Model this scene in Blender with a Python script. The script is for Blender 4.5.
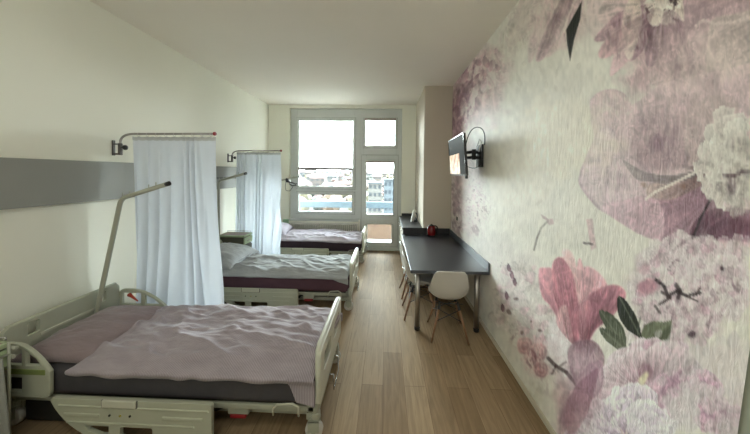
import bpy, bmesh, math, random
import numpy as np
from mathutils import Vector, Matrix
R = math.radians
PI = math.pi
scene = bpy.context.scene
for o in list(bpy.data.objects):
    bpy.data.objects.remove(o, do_unlink=True)
COL = scene.collection

# ------------------------------------------------------------------ camera
F_PX, PITCH, YAW, ROLL, CY, EYE = 281.86, 0.0144, -0.0372, 0.0109, 177.0, 1.9
_s, _c, _sp, _cp, _sr, _cr = math.sin(YAW), math.cos(YAW), math.sin(PITCH), math.cos(PITCH), math.sin(ROLL), math.cos(ROLL)
RV = Vector((_c, -_s, 0)); FV = Vector((_s*_cp, _c*_cp, -_sp)); UV = Vector((_s*_sp, _c*_sp, _cp))
RR = RV*_cr + UV*_sr
UU = -RV*_sr + UV*_cr
cam_data = bpy.data.cameras.new('camera')
cam = bpy.data.objects.new('camera', cam_data); COL.objects.link(cam)
m = Matrix.Identity(4)
for i in range(3):
    m[i][0] = RR[i]; m[i][1] = UU[i]; m[i][2] = -FV[i]
m.translation = (0, 0, EYE)
cam.matrix_world = m
cam_data.sensor_width = 36; cam_data.sensor_fit = 'HORIZONTAL'
cam_data.lens = F_PX*36/750
cam_data.shift_y = -(217-CY)/750
cam_data.clip_start = 0.05; cam_data.clip_end = 3000
scene.camera = cam

# ------------------------------------------------------------------ world, light, exposure
world = bpy.data.worlds.new('sky'); scene.world = world; world.use_nodes = True
wn = world.node_tree; bg = wn.nodes['Background']
SKY = 26.0
tc = wn.nodes.new('ShaderNodeTexCoord'); sx = wn.nodes.new('ShaderNodeSeparateXYZ')
wn.links.new(tc.outputs['Generated'], sx.inputs[0])
rp = wn.nodes.new('ShaderNodeValToRGB')
rp.color_ramp.elements[0].position = 0.0; rp.color_ramp.elements[0].color = (0.12, 0.115, 0.11, 1)
rp.color_ramp.elements[1].position = 1.0; rp.color_ramp.elements[1].color = (0.74, 0.92, 1.0, 1)
e = rp.color_ramp.elements.new(0.49); e.color = (0.12, 0.115, 0.11, 1)
e = rp.color_ramp.elements.new(0.505); e.color = (0.93, 1.0, 0.98, 1)
mp = wn.nodes.new('ShaderNodeMapRange'); mp.inputs[1].default_value = -1; mp.inputs[2].default_value = 1
wn.links.new(sx.outputs[2], mp.inputs[0]); wn.links.new(mp.outputs[0], rp.inputs[0])
wn.links.new(rp.outputs[0], bg.inputs['Color'])
bg.inputs['Strength'].default_value = SKY
vs = scene.view_settings
scene.display_settings.display_device = 'sRGB'
vs.view_transform = 'Standard'; vs.look = 'None'; vs.gamma = 1; vs.use_curve_mapping = False
vs.exposure = 1.0
scene.cycles.max_bounces = 10
scene.cycles.diffuse_bounces = 6
scene.cycles.transparent_max_bounces = 12
scene.cycles.sample_clamp_indirect = 30
scene.cycles.caustics_reflective = False
# portal that helps the sky come in through the window (gives no light of its own)
pl = bpy.data.lights.new('window_portal', 'AREA'); pl.shape = 'RECTANGLE'; pl.size = 2.7; pl.size_y = 3.4
po = bpy.data.objects.new('window_portal', pl); COL.objects.link(po)
po.location = (-0.98, 7.12, 1.78); po.rotation_euler = (R(-90), 0, 0)
pl.cycles.is_portal = True

# unseen fill lamps added to brighten the room, overhead and on the back wall
FILL_LAMPS = [(-.85, .2, 8)]
for lx, ly, lw in FILL_LAMPS:
    al = bpy.data.lights.new('ceiling_fill_light', 'AREA'); al.shape = 'RECTANGLE'; al.size = 1.15; al.size_y = .55
    al.energy = lw; al.color = (.95, 1.0, .94)
    ao = bpy.data.objects.new('ceiling_fill_light', al); COL.objects.link(ao); ao.location = (lx, ly, 3.545-.085)
al = bpy.data.lights.new('wall_fill_light', 'AREA'); al.shape = 'RECTANGLE'; al.size = 2.4; al.size_y = .3
al.energy = 17; al.color = (.97, 1.0, .95)
ao = bpy.data.objects.new('wall_fill_light', al); COL.objects.link(ao); ao.location = (-.82, -1.44, 2.5); ao.rotation_euler = (R(90+38), 0, 0)

# ------------------------------------------------------------------ materials
def srgb(r, g, b):
    def f(v):
        v /= 255.0
        return v/12.92 if v <= 0.04045 else ((v+0.055)/1.055)**2.4
    return (f(r), f(g), f(b), 1)

def new_mat(name, col, rough=0.6, metal=0.0, spec=0.5, bump=None, var=None, trans=None, alpha=None):
    """bump=(scale xyz, strength, distance); var=(scale xyz, amount)"""
    mt = bpy.data.materials.new(name); mt.use_nodes = True
    nt = mt.node_tree; b = nt.nodes['Principled BSDF']
    b.inputs['Base Color'].default_value = col
    b.inputs['Roughness'].default_value = rough
    b.inputs['Metallic'].default_value = metal
    b.inputs['Specular IOR Level'].default_value = spec
    t = nt.nodes.new('ShaderNodeTexCoord')
    def noise(sc, detail=4):
        mpn = nt.nodes.new('ShaderNodeMapping'); mpn.inputs['Scale'].default_value = sc
        nt.links.new(t.outputs['Object'], mpn.inputs[0])
        n = nt.nodes.new('ShaderNodeTexNoise'); n.inputs['Scale'].default_value = 1; n.inputs['Detail'].default_value = detail
        nt.links.new(mpn.outputs[0], n.inputs['Vector'])
        return n
    if var is None: var = ((3, 3, 3), 0.05)
    n = noise(var[0]); r = nt.nodes.new('ShaderNodeMapRange')
    r.inputs[1].default_value = 0.3; r.inputs[2].default_value = 0.7
    r.inputs[3].default_value = 1-var[1]; r.inputs[4].default_value = 1+var[1]
    nt.links.new(n.outputs[0], r.inputs[0])
    mx = nt.nodes.new('ShaderNodeVectorMath'); mx.operation = 'SCALE'
    mx.inputs[0].default_value = col[:3]
    nt.links.new(r.outputs[0], mx.inputs['Scale'])
    nt.links.new(mx.outputs[0], b.inputs['Base Color'])
    if bump:
        n2 = noise(bump[0], 3); bp = nt.nodes.new('ShaderNodeBump')
        bp.inputs['Strength'].default_value = bump[1]; bp.inputs['Distance'].default_value = bump[2]
        nt.links.new(n2.outputs[0], bp.inputs['Height']); nt.links.new(bp.outputs[0], b.inputs['Normal'])
    if trans:
        tr = nt.nodes.new('ShaderNodeBsdfTranslucent'); tr.inputs[0].default_value = trans[1]
        ms = nt.nodes.new('ShaderNodeMixShader'); ms.inputs[0].default_value = trans[0]
        out = nt.nodes['Material Output']
        nt.links.new(b.outputs[0], ms.inputs[1]); nt.links.new(tr.outputs[0], ms.inputs[2])
        nt.links.new(ms.outputs[0], out.inputs[0])
        if len(trans) > 2:
            tp = nt.nodes.new('ShaderNodeBsdfTransparent'); m2 = nt.nodes.new('ShaderNodeMixShader'); m2.inputs[0].default_value = trans[2]
            nt.links.new(ms.outputs[0], m2.inputs[1]); nt.links.new(tp.outputs[0], m2.inputs[2]); nt.links.new(m2.outputs[0], out.inputs[0])
    return mt

def town(r, g, b):
    """far town colour, darkened to offset the strong sky"""
    c_ = srgb(r, g, b)
    return (c_[0]/TOWN_DIV, c_[1]/TOWN_DIV, c_[2]/TOWN_DIV, 1)
TOWN_DIV = 40.0  # keeps the bright sky from bleaching the town colours

def glass_mat(name, tint=(0.96, 0.98, 0.98, 1)):
    mt = bpy.data.materials.new(name); mt.use_nodes = True; nt = mt.node_tree
    nt.nodes.remove(nt.nodes['Principled BSDF'])
    tp = nt.nodes.new('ShaderNodeBsdfTransparent'); tp.inputs[0].default_value = tint
    gl = nt.nodes.new('ShaderNodeBsdfGlossy'); gl.inputs['Roughness'].default_value = 0.02
    fr = nt.nodes.new('ShaderNodeFresnel'); fr.inputs[0].default_value = 1.45
    ms = nt.nodes.new('ShaderNodeMixShader')
    nt.links.new(fr.outputs[0], ms.inputs[0]); nt.links.new(tp.outputs[0], ms.inputs[1]); nt.links.new(gl.outputs[0], ms.inputs[2])
    nt.links.new(ms.outputs[0], nt.nodes['Material Output'].inputs[0])
    return mt

def cloth_mat(name, c1, c2, freq=90, axis='Y', wrinkle=0.4):
    """woven fabric with fine stripes of two colours"""
    mt = bpy.data.materials.new(name); mt.use_nodes = True; nt = mt.node_tree; b = nt.nodes['Principled BSDF']
    b.inputs['Roughness'].default_value = 0.92; b.inputs['Specular IOR Level'].default_value = 0.15
    b.inputs['Sheen Weight'].default_value = 0.25
    t = nt.nodes.new('ShaderNodeTexCoord')
    w = nt.nodes.new('ShaderNodeTexWave'); w.bands_direction = axis; w.inputs['Scale'].default_value = freq/6.0
    w.inputs['Distortion'].default_value = 0.6; w.inputs['Detail Scale'].default_value = 2
    nt.links.new(t.outputs['UV'], w.inputs['Vector'])
    mx = nt.nodes.new('ShaderNodeMix'); mx.data_type = 'RGBA'
    nt.links.new(w.outputs['Fac'], mx.inputs['Factor'])
    mx.inputs['A'].default_value = c1; mx.inputs['B'].default_value = c2
    n = nt.nodes.new('ShaderNodeTexNoise'); n.inputs['Scale'].default_value = 5; n.inputs['Detail'].default_value = 5
    mp = nt.nodes.new('ShaderNodeMapping'); mp.inputs['Scale'].default_value = (1.0, 3.2, 1)
    mp.inputs['Rotation'].default_value = (0, 0, 0.15)
    nt.links.new(t.outputs['Object'], mp.inputs[0]); nt.links.new(mp.outputs[0], n.inputs['Vector'])
    r = nt.nodes.new('ShaderNodeMapRange'); r.inputs[1].default_value = 0.3; r.inputs[2].default_value = 0.7; r.inputs[3].default_value = 0.9; r.inputs[4].default_value = 1.1
    nt.links.new(n.outputs[0], r.inputs[0])
    sc = nt.nodes.new('ShaderNodeVectorMath'); sc.operation = 'SCALE'
    nt.links.new(mx.outputs['Result'], sc.inputs[0]); nt.links.new(r.outputs[0], sc.inputs['Scale'])
    nt.links.new(sc.outputs[0], b.inputs['Base Color'])
    n2 = nt.nodes.new('ShaderNodeTexNoise'); n2.inputs['Scale'].default_value = 7; n2.inputs['Detail'].default_value = 3; n2.inputs['Distortion'].default_value = 0.6
    nt.links.new(mp.outputs[0], n2.inputs['Vector'])
    bp = nt.nodes.new('ShaderNodeBump'); bp.inputs['Strength'].default_value = wrinkle; bp.inputs['Distance'].default_value = 0.03
    nt.links.new(n2.outputs[0], bp.inputs['Height']); nt.links.new(bp.outputs[0], b.inputs['Normal'])
    return mt

M = {}
M['wall'] = new_mat('wall_paint', srgb(240, 239, 226), 0.75, spec=0.3, bump=((25, 25, 25), 0.08, 0.004), var=((1, 1, 1), 0.015))
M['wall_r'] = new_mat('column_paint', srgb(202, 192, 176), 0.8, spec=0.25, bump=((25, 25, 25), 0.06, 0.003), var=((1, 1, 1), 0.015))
M['ceiling'] = new_mat('ceiling_paint', srgb(238, 231, 220), 0.9, spec=0.2, bump=((8, 8, 8), 0.05, 0.004), var=((.7, .7, .7), 0.02))
M['greenish'] = new_mat('grey_green_paint', srgb(150, 153, 138), 0.7)
M['panel'] = new_mat('grey_laminate', srgb(150, 151, 146), 0.55, var=((2, 2, 2), 0.03))
M['panel_edge'] = new_mat('grey_laminate_edge', srgb(112, 112, 112), 0.55)
M['white_frame'] = new_mat('white_window_plastic', srgb(205, 208, 205), 0.4, var=((2, 2, 2), 0.02))
M['radiator'] = new_mat('radiator_enamel', srgb(212, 210, 200), 0.35)
M['gasket'] = new_mat('dark_gasket', srgb(95, 92, 88), 0.6)
M['glass'] = glass_mat('clear_glass')
M['tv_patch'] = None
M['steel'] = new_mat('brushed_steel', srgb(165, 160, 155), 0.3, 1.0)
M['darksteel'] = new_mat('dark_cast_metal', srgb(84, 80, 78), 0.45, 0.8)
M['chrome'] = new_mat('chrome', srgb(205, 207, 210), 0.12, 1.0)
M['black'] = new_mat('black_plastic', srgb(26, 26, 28), 0.4)
M['rubber'] = new_mat('black_rubber', srgb(30, 30, 30), 0.8)
M['bedplastic'] = new_mat('cream_grey_bed_plastic', srgb(176, 178, 160), 0.42, var=((4, 4, 4), 0.03))
M['bedplastic_hi'] = new_mat('cream_bed_plastic', srgb(196, 196, 180), 0.38, var=((4, 4, 4), 0.03))
M['bedmetal'] = new_mat('cream_painted_steel', srgb(165, 166, 150), 0.4, var=((4, 4, 4), 0.03))
M['green'] = new_mat('lime_green_plastic', srgb(128, 142, 84), 0.5)
M['palegreen'] = new_mat('pale_green_laminate', srgb(176, 190, 152), 0.5)
M['sage'] = new_mat('sage_plastic', srgb(160, 196, 160), 0.5)
M['brownlam'] = new_mat('brown_laminate', srgb(140, 118, 108), 0.45, var=((3, 12, 3), 0.1))
M['darkcab'] = new_mat('dark_olive_laminate', srgb(96, 94, 80), 0.55)
M['red'] = new_mat('red_plastic', srgb(140, 28, 34), 0.35)
M['kettle_red'] = new_mat('red_kettle_enamel', srgb(122, 20, 24), 0.22)
M['redstrap'] = new_mat('red_strap', srgb(170, 62, 40), 0.7)
M['motor'] = new_mat('dark_grey_casting', srgb(38, 38, 36), 0.6)
M['curtain'] = new_mat('white_voile', srgb(212, 214, 218), 0.9, spec=0.1, bump=((300, 300, 300), 0.1, 0.001), trans=(0.4, srgb(214, 222, 232)))
M['blind'] = new_mat('white_blind_fabric', srgb(235, 235, 232), 0.9, spec=0.1, trans=(0.6, (0.95, 0.95, 0.93, 1), 0.25))
M['mattress_grey'] = new_mat('charcoal_sheet', srgb(78, 75, 78), 0.9, spec=0.1, bump=((60, 60, 60), 0.15, 0.004), var=((9, 9, 9), 0.06))
M['mattress_maroon'] = new_mat('maroon_sheet', srgb(92, 68, 76), 0.9, spec=0.1, bump=((60, 60, 60), 0.15, 0.004), var=((9, 9, 9), 0.06))
M['mattress_dark'] = new_mat('dark_plum_sheet', srgb(66, 54, 60), 0.9, spec=0.1, var=((9, 9, 9), 0.06))
M['duvet1'] = cloth_mat('rose_brown_striped_cotton', srgb(138, 128, 134), srgb(178, 168, 176), 170, 'X')
M['duvet1b'] = cloth_mat('rose_brown_pillow_cotton', srgb(120, 104, 108), srgb(158, 142, 146), 170, 'X')
M['duvet2'] = cloth_mat('grey_green_striped_cotton', srgb(146, 148, 150), srgb(178, 182, 184), 190, 'X')
M['duvet3'] = cloth_mat('lilac_striped_cotton', srgb(172, 164, 176), srgb(212, 204, 214), 130, 'X')
M['towel'] = new_mat('white_towelling', srgb(168, 170, 164), 0.95, bump=((150, 150, 150), 0.6, 0.005))
M['desk'] = new_mat('black_stone_laminate', srgb(50, 50, 54), 0.33, spec=0.5, bump=((220, 220, 220), 0.15, 0.001), var=((60, 60, 60), 0.2))
M['desk_edge'] = new_mat('dark_grey_edge_band', srgb(66, 68, 74), 0.35)
M['cab_white'] = new_mat('white_cabinet_laminate', srgb(214, 212, 204), 0.4)
M['shell'] = new_mat('grey_white_chair_plastic', srgb(196, 192, 184), 0.35, var=((3, 3, 3), 0.02))
M['beech'] = new_mat('beech_wood', srgb(138, 102, 72), 0.5, var=((6, 6, 40), 0.12))
M['screen'] = new_mat('television_screen', srgb(48, 48, 44), 0.6, spec=0.05)
M['bezel'] = new_mat('glossy_black_bezel', srgb(20, 20, 22), 0.2)
M['molding'] = new_mat('cream_skirting', srgb(198, 190, 170), 0.5)
M['blanket'] = None
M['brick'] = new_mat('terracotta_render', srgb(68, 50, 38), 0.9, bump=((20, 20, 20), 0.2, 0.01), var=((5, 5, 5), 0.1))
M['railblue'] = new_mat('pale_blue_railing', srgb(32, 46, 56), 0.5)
M['balcony'] = new_mat('balcony_concrete', srgb(150, 145, 138), 0.9)

# ------------------------------------------------------------------ helpers
def tagit(o, label=None, cat=None, group=None, kind=None):
    if label: o['label'] = label
    if cat: o['category'] = cat
    if group: o['group'] = group
    if kind: o['kind'] = kind
    return o

def empty(name, label, cat, loc=(0, 0, 0), rz=0, group=None):
    o = bpy.data.objects.new(name, None); COL.objects.link(o)
    o.empty_display_size = 0.1
    o.location = loc; o.rotation_euler = (0, 0, rz)
    return tagit(o, label, cat, group)

class MB:
    def __init__(s): s.bm = bmesh.new()
    def box(s, x0, x1, y0, y1, z0, z1, bev=0.0, mi=0, seg=2):
        r = bmesh.ops.create_cube(s.bm, size=1)
        vs_ = r['verts']
        for v in vs_:
            v.co = Vector(((x0+x1)/2+v.co.x*(x1-x0), (y0+y1)/2+v.co.y*(y1-y0), (z0+z1)/2+v.co.z*(z1-z0)))
        fs = list({f for v in vs_ for f in v.link_faces})
        for f in fs: f.material_index = mi
        if bev > 0:
            es = list({e_ for v in vs_ for e_ in v.link_edges})
            bmesh.ops.bevel(s.bm, geom=es, offset=bev, segments=seg, profile=0.5, affect='EDGES', clamp_overlap=True)
        return s
    def tube(s, pts, r, n=12, cap=True, closed=False, mi=0):
        pts = [Vector(p) for p in pts]; k = len(pts)
        rad = r if isinstance(r, (list, tuple)) else [r]*k
        rings = []; prev = None
        for i, p in enumerate(pts):
            if closed: d = pts[(i+1) % k]-pts[i-1]
            else: d = pts[min(i+1, k-1)]-pts[max(i-1, 0)]
            if d.length < 1e-9: d = Vector((0, 0, 1))
            d.normalize()
            if prev is None:
                up = Vector((0, 0, 1)) if abs(d.z) < 0.9 else Vector((1, 0, 0))
                a = d.cross(up).normalized()
            else:
                a = (prev-d*prev.dot(d))
                a = a.normalized() if a.length > 1e-6 else d.orthogonal().normalized()
            prev = a; b = d.cross(a)
            rings.append([s.bm.verts.new(p+(a*math.cos(2*PI*j/n)+b*math.sin(2*PI*j/n))*rad[i]) for j in range(n)])
        rng = range(k) if closed else range(k-1)
        for i in rng:
            A, B = rings[i], rings[(i+1) % k]
            for j in range(n):
                f = s.bm.faces.new((A[j], A[(j+1) % n], B[(j+1) % n], B[j])); f.smooth = True; f.material_index = mi
        if cap and not closed:
            f = s.bm.faces.new(rings[0][::-1]); f.material_index = mi
            f = s.bm.faces.new(rings[-1]); f.material_index = mi
        return s
    def lathe(s, prof, c=(0, 0, 0), axis='z', n=24, mi=0):
        rings = []
        for (r, h) in prof:
            ring = []
            for j in range(n):
                a = 2*PI*j/n; x, y = max(r, 1e-4)*math.cos(a), max(r, 1e-4)*math.sin(a)
                v = {'z': (x, y, h), 'x': (h, x, y), 'y': (x, h, y)}[axis]
                ring.append(s.bm.verts.new((c[0]+v[0], c[1]+v[1], c[2]+v[2])))
            rings.append(ring)
        for A, B in zip(rings, rings[1:]):
            for j in range(n):
                f = s.bm.faces.new((A[j], A[(j+1) % n], B[(j+1) % n], B[j])); f.smooth = True; f.material_index = mi
        s.bm.faces.new(rings[0][::-1]).material_index = mi; s.bm.faces.new(rings[-1]).material_index = mi
        return s
    def plate(s, outline, holes, plane, c0, c1, mi=0):
        """extruded outline with holes. plane 'xz' (thickness along y c0..c1) or 'yz' (thickness along x)"""
        tmp = bmesh.new()
        def mk(p): return (p[0], 0, p[1]) if plane == 'xz' else (0, p[0], p[1])
        edges = []
        for loop in [outline]+list(holes):
            v_ = [tmp.verts.new(mk(p)) for p in loop]
            edges += [tmp.edges.new((v_[i], v_[(i+1) % len(v_)])) for i in range(len(v_))]
        bmesh.ops.triangle_fill(tmp, edges=edges, use_beauty=True)
        ax = Vector((0, 1, 0)) if plane == 'xz' else Vector((1, 0, 0))
        faces = list(tmp.faces)
        r = bmesh.ops.extrude_face_region(tmp, geom=faces)
        for g in r['geom']:
            if isinstance(g, bmesh.types.BMVert): g.co += ax*(c1-c0)
        for v in tmp.verts: v.co += ax*c0
        bmesh.ops.recalc_face_normals(tmp, faces=tmp.faces)
        mp_ = {v: s.bm.verts.new(v.co) for v in tmp.verts}
        for f in tmp.faces:
            nf = s.bm.faces.new([mp_[v] for v in f.verts]); nf.material_index = mi
        tmp.free()
        return s
    def build(s, name, mats, parent=None, bevel=0, smooth=False, sub=0, fix=True):
        if fix: bmesh.ops.recalc_face_normals(s.bm, faces=s.bm.faces)
        me = bpy.data.meshes.new(name); s.bm.to_mesh(me); s.bm.free()
        o = bpy.data.objects.new(name, me); COL.objects.link(o)
        for mt in (mats if isinstance(mats, (list, tuple)) else [mats]): me.materials.append(mt)
        if smooth:
            for p in me.polygons: p.use_smooth = True
        if bevel:
            b = o.modifiers.new('bevel', 'BEVEL'); b.width = bevel; b.segments = 2; b.limit_method = 'ANGLE'; b.angle_limit = R(50)
        if sub:
            b = o.modifiers.new('subd', 'SUBSURF'); b.levels = sub; b.render_levels = sub
        if parent: o.parent = parent
        return o

def struct(name, mb, mt, **k):
    return tagit(mb.build(name, mt, **k), kind='structure')

def bez(p0, p1, p2, n=8):
    return [tuple((1-t)**2*a+2*t*(1-t)*b+t*t*c for a, b, c in zip(p0, p1, p2)) for t in [i/n for i in range(n+1)]]

def rrect(x0, x1, z0, z1, r, n=4):
    out = []
    for cx, cz, a0 in ((x1-r, z1-r, 0), (x0+r, z1-r, 90), (x0+r, z0+r, 180), (x1-r, z0+r, 270)):
        for i in range(n+1):
            a = R(a0+90*i/n); out.append((cx+r*math.cos(a), cz+r*math.sin(a)))
    return out

def grid_obj(name, P_, mt, parent=None, uv=None, solid=0, sub=0):
    """P_: array (nu,nv,3)"""
    nu, nv = P_.shape[:2]
    me = bpy.data.meshes.new(name)
    idx = np.arange(nu*nv).reshape(nu, nv)
    f = np.stack([idx[:-1, :-1], idx[1:, :-1], idx[1:, 1:], idx[:-1, 1:]], -1).reshape(-1, 4)
    me.from_pydata(P_.reshape(-1, 3).tolist(), [], f.tolist())
    if uv is not None:
        ul = me.uv_layers.new(name='UVMap'); U = uv.reshape(-1, 2)
        li = np.zeros(len(me.loops), dtype=np.int32); me.loops.foreach_get('vertex_index', li)
        ul.data.foreach_set('uv', U[li].astype(np.float32).ravel())
    for p in me.polygons: p.use_smooth = True
    me.materials.append(mt)
    o = bpy.data.objects.new(name, me); COL.objects.link(o)
    if solid:
        b = o.modifiers.new('solid', 'SOLIDIFY'); b.thickness = solid; b.offset = -1
    if sub:
        b = o.modifiers.new('subd', 'SUBSURF'); b.levels = sub; b.render_levels = sub
    if parent: o.parent = parent
    return o

def smooth_noise(seed):
    """cheap smooth value noise on arrays"""
    rg = np.random.RandomState(seed); T = rg.rand(64, 64)
    def f(x, y):
        xi = np.floor(x).astype(int); yi = np.floor(y).astype(int); fx = x-xi; fy = y-yi
        fx = fx*fx*(3-2*fx); fy = fy*fy*(3-2*fy)
        g = lambda a, b: T[a % 64, b % 64]
        return (g(xi, yi)*(1-fx)+g(xi+1, yi)*fx)*(1-fy)+(g(xi, yi+1)*(1-fx)+g(xi+1, yi+1)*fx)*fy
    return f

# ------------------------------------------------------------------ the room
XL, XR, D, H, YB = -2.89, 1.243, 6.85, 3.545, -1.6
mt = bpy.data.materials.new('laminate_planks'); mt.use_nodes = True; nt = mt.node_tree; b = nt.nodes['Principled BSDF']
t = nt.nodes.new('ShaderNodeTexCoord'); mpn = nt.nodes.new('ShaderNodeMapping'); mpn.inputs['Rotation'].default_value = (0, 0, R(90))
nt.links.new(t.outputs['Object'], mpn.inputs[0])
br = nt.nodes.new('ShaderNodeTexBrick'); br.offset = 0.37; br.inputs['Scale'].default_value = 1
br.inputs['Brick Width'].default_value = 1.25; br.inputs['Row Height'].default_value = 0.19; br.inputs['Mortar Size'].default_value = 0.0015
br.inputs['Color1'].default_value = srgb(134, 112, 86); br.inputs['Color2'].default_value = srgb(156, 134, 106); br.inputs['Mortar'].default_value = srgb(106, 84, 64)
nt.links.new(mpn.outputs[0], br.inputs['Vector'])
m2 = nt.nodes.new('ShaderNodeMapping'); m2.inputs['Scale'].default_value = (14, 1.1, 1); nt.links.new(t.outputs['Object'], m2.inputs[0])
n1 = nt.nodes.new('ShaderNodeTexNoise'); n1.inputs['Scale'].default_value = 2.2; n1.inputs['Detail'].default_value = 6; n1.inputs['Distortion'].default_value = 1.2
nt.links.new(m2.outputs[0], n1.inputs['Vector'])
r1 = nt.nodes.new('ShaderNodeMapRange'); r1.inputs[1].default_value = 0.3; r1.inputs[2].default_value = 0.7; r1.inputs[3].default_value = 0.78; r1.inputs[4].default_value = 1.12
nt.links.new(n1.outputs[0], r1.inputs[0])
sc_ = nt.nodes.new('ShaderNodeVectorMath'); sc_.operation = 'SCALE'
nt.links.new(br.outputs[0], sc_.inputs[0]); nt.links.new(r1.outputs[0], sc_.inputs['Scale']); nt.links.new(sc_.outputs[0], b.inputs['Base Color'])
b.inputs['Roughness'].default_value = 0.5; b.inputs['Specular IOR Level'].default_value = 0.04
bp = nt.nodes.new('ShaderNodeBump'); bp.inputs['Strength'].default_value = 0.12; bp.inputs['Distance'].default_value = 0.01
n3 = nt.nodes.new('ShaderNodeTexNoise'); n3.inputs['Scale'].default_value = 5; nt.links.new(t.outputs['Object'], n3.inputs['Vector'])
nt.links.new(n3.outputs[0], bp.inputs['Height']); nt.links.new(bp.outputs[0], b.inputs['Normal'])
M['floor'] = mt

struct('floor', MB().box(XL-.2, XR+.2, YB-.2, D+.32, -.1, 0), M['floor'])
struct('ceiling', MB().box(XL-.2, XR+.2, YB-.2, D+.32, H, H+.15), M['ceiling'])
struct('wall_left', MB().box(XL-.2, XL, YB, D+.3, 0, H), M['wall'])
struct('wall_right', MB().box(XR+.004, XR+.2, YB, D+.3, 0, H), M['greenish'])
struct('wall_back', MB().box(XL-.2, XR+.2, YB-.2, YB, 0, H), M['wall'])
# window wall with its openings: window X -2.37..-.66 above the parapet, balcony door X -.66...39
WX0, WX1, DX0, WZ0, WZ1 = -2.37, 0.39, -0.62, 0.74, 3.475
struct('wall_window', MB().box(XL, WX0, D, D+.3, 0, H).box(WX1, XR, D, D+.3, 0, H).box(WX0, WX1, D, D+.3, WZ1, H).box(WX0, DX0, D, D+.3, 0, WZ0), M['wall'])
# column block beside the window
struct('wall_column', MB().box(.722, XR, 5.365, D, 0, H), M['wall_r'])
struct('baseboard_right', MB().box(XR-.014, XR+.004, .9, 5.36, 0, .05, .003), M['molding'])
struct('baseboard_left', MB().box(XL, XL+.014, YB, D, 0, .06, .003), M['molding'])
struct('baseboard_window', MB().box(XL+.014, DX0, D-.014, D, 0, .06, .003), M['molding'])

for lx, ly, lw in FILL_LAMPS:  # added housing around the overhead fill light
    cl = empty('ceiling_fill_lamp', 'added ceiling fill lamp in a flat white housing, out of view', 'lamp', (lx, ly, H), group='added ceiling fill lamps')
    MB().box(-.6, .6, -.3, -.285, -.08, 0, .004).box(-.6, .6, .285, .3, -.08, 0, .004).box(-.6, -.585, -.285, .285, -.08, 0, .004).box(.585, .6, -.285, .285, -.08, 0, .004).box(-.6, .6, -.3, .3, -.02, 0).build('housing', M['radiator'], cl)

wl = empty('wall_fill_lamp', 'added wall fill lamp in a long white housing on the back wall, out of view', 'lamp', (-.82, YB, 2.5))  # added housing behind the back-wall fill light
MB().box(-1.25, 1.25, 0, .06, -.18, .18, .006).build('housing', M['radiator'], wl)
# ------------------------------------------------------------------ window and balcony door
FY0, FY1 = D+.10, D+.17
def frame_ring(mb, x0, x1, z0, z1, w, y0=FY0, y1=FY1, bev=.006, mi=0):
    mb.box(x0, x0+w, y0, y1, z0, z1, bev, mi); mb.box(x1-w, x1, y0, y1, z0, z1, bev, mi)
    mb.box(x0+w, x1-w, y0, y1, z0, z0+w, bev, mi); mb.box(x0+w, x1-w, y0, y1, z1-w, z1, bev, mi)
k = (D+.10)/D     # the frames stand 10 cm inside the reveal: same sight lines, a little further
def wx(x): return x*k
def wz(z): return 1.9+(z-1.9)*k
win = empty('window_1', 'white framed window left of the balcony door, above the radiator', 'window', ((WX0+DX0)/2, FY0, WZ0)); win['kind'] = 'structure'
door = empty('door_1', 'white framed glazed balcony door with a transom pane above', 'door', ((DX0+WX1)/2, FY0, 0)); door['kind'] = 'structure'
def part(name, mb, mt, parent, **k_):
    o = mb.build(name, mt, None, **k_); o.parent = parent
    pw = Matrix.Translation(parent.location) @ parent.rotation_euler.to_matrix().to_4x4() if parent.parent is None else parent.matrix_basis
    o.matrix_parent_inverse = Matrix.Translation(-parent.location) if parent.parent is None else Matrix.Identity(4)
    return o
wb = MB()
wb.box(WX0, -2.20, FY0, FY1, WZ0, WZ1, .006).box(-.77, DX0, FY0, FY1, WZ0, WZ1, .006).box(-2.20, -.77, FY0, FY1, 3.235, WZ1, .006)
wb.box(-2.20, -.77, FY0, FY1, 1.40, 1.51, .006).box(-2.20, -.77, FY0, FY1, WZ0, .885, .006)
part('window_frame', wb, M['white_frame'], win)
def sash(parent, px0, px1, pz0, pz1, w, name='sash', bw=None):
    s_ = MB(); frame_ring(s_, px0-w, px1+w, pz0-w, pz1+w, w, FY0-.025, FY1-.02, .008)
    so = part(name, s_, M['white_frame'], parent)
    g = MB(); frame_ring(g, px0-.006, px1+.006, pz0-.006, pz1+.006, .008, FY0-.029, FY0-.02, 0)
    so2 = part('gasket', g, M['gasket'], parent)
    gl = MB().box(px0, px1, FY0+.01, FY0+.02, pz0, pz1)
    part('pane', gl, M['glass'], parent)
    sm_ = MB(); frame_ring(sm_, px0-w-.006, px1+w+.006, pz0-w-.006, pz1+w+.006, .009, FY0-.004, FY0+.01, 0)
    part('seam', sm_, M['gasket'], parent)
sash(win, -2.155, -.815, 1.555, 3.19, .066)
sash(win, -2.15, -.82, .935, 1.35, .066)
hb = MB().box(-1.53, -1.41, FY0-.05, FY0-.024, .895, .915, .004)
part('window_handle', hb, M['white_frame'], win)
# window sill board
part('window_sill', MB().box(-2.44, -.645, D-.06, FY0+.02, .715, .745, .008), M['white_frame'], win)
db = MB()
db.box(DX0, -.55, FY0, FY1, .02, WZ1, .006).box(.27, WX1, FY0, FY1, .02, WZ1, .006).box(-.55, .27, FY0, FY1, 2.32, 2.54, .006).box(-.55, .27, FY0, FY1, 3.23, WZ1, .006).box(-.55, .27, FY0, FY1, .02, .10, .006)
part('door_frame', db, M['white_frame'], door)
sash(door, -.50, .215, 2.575, 3.19, .058)
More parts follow.
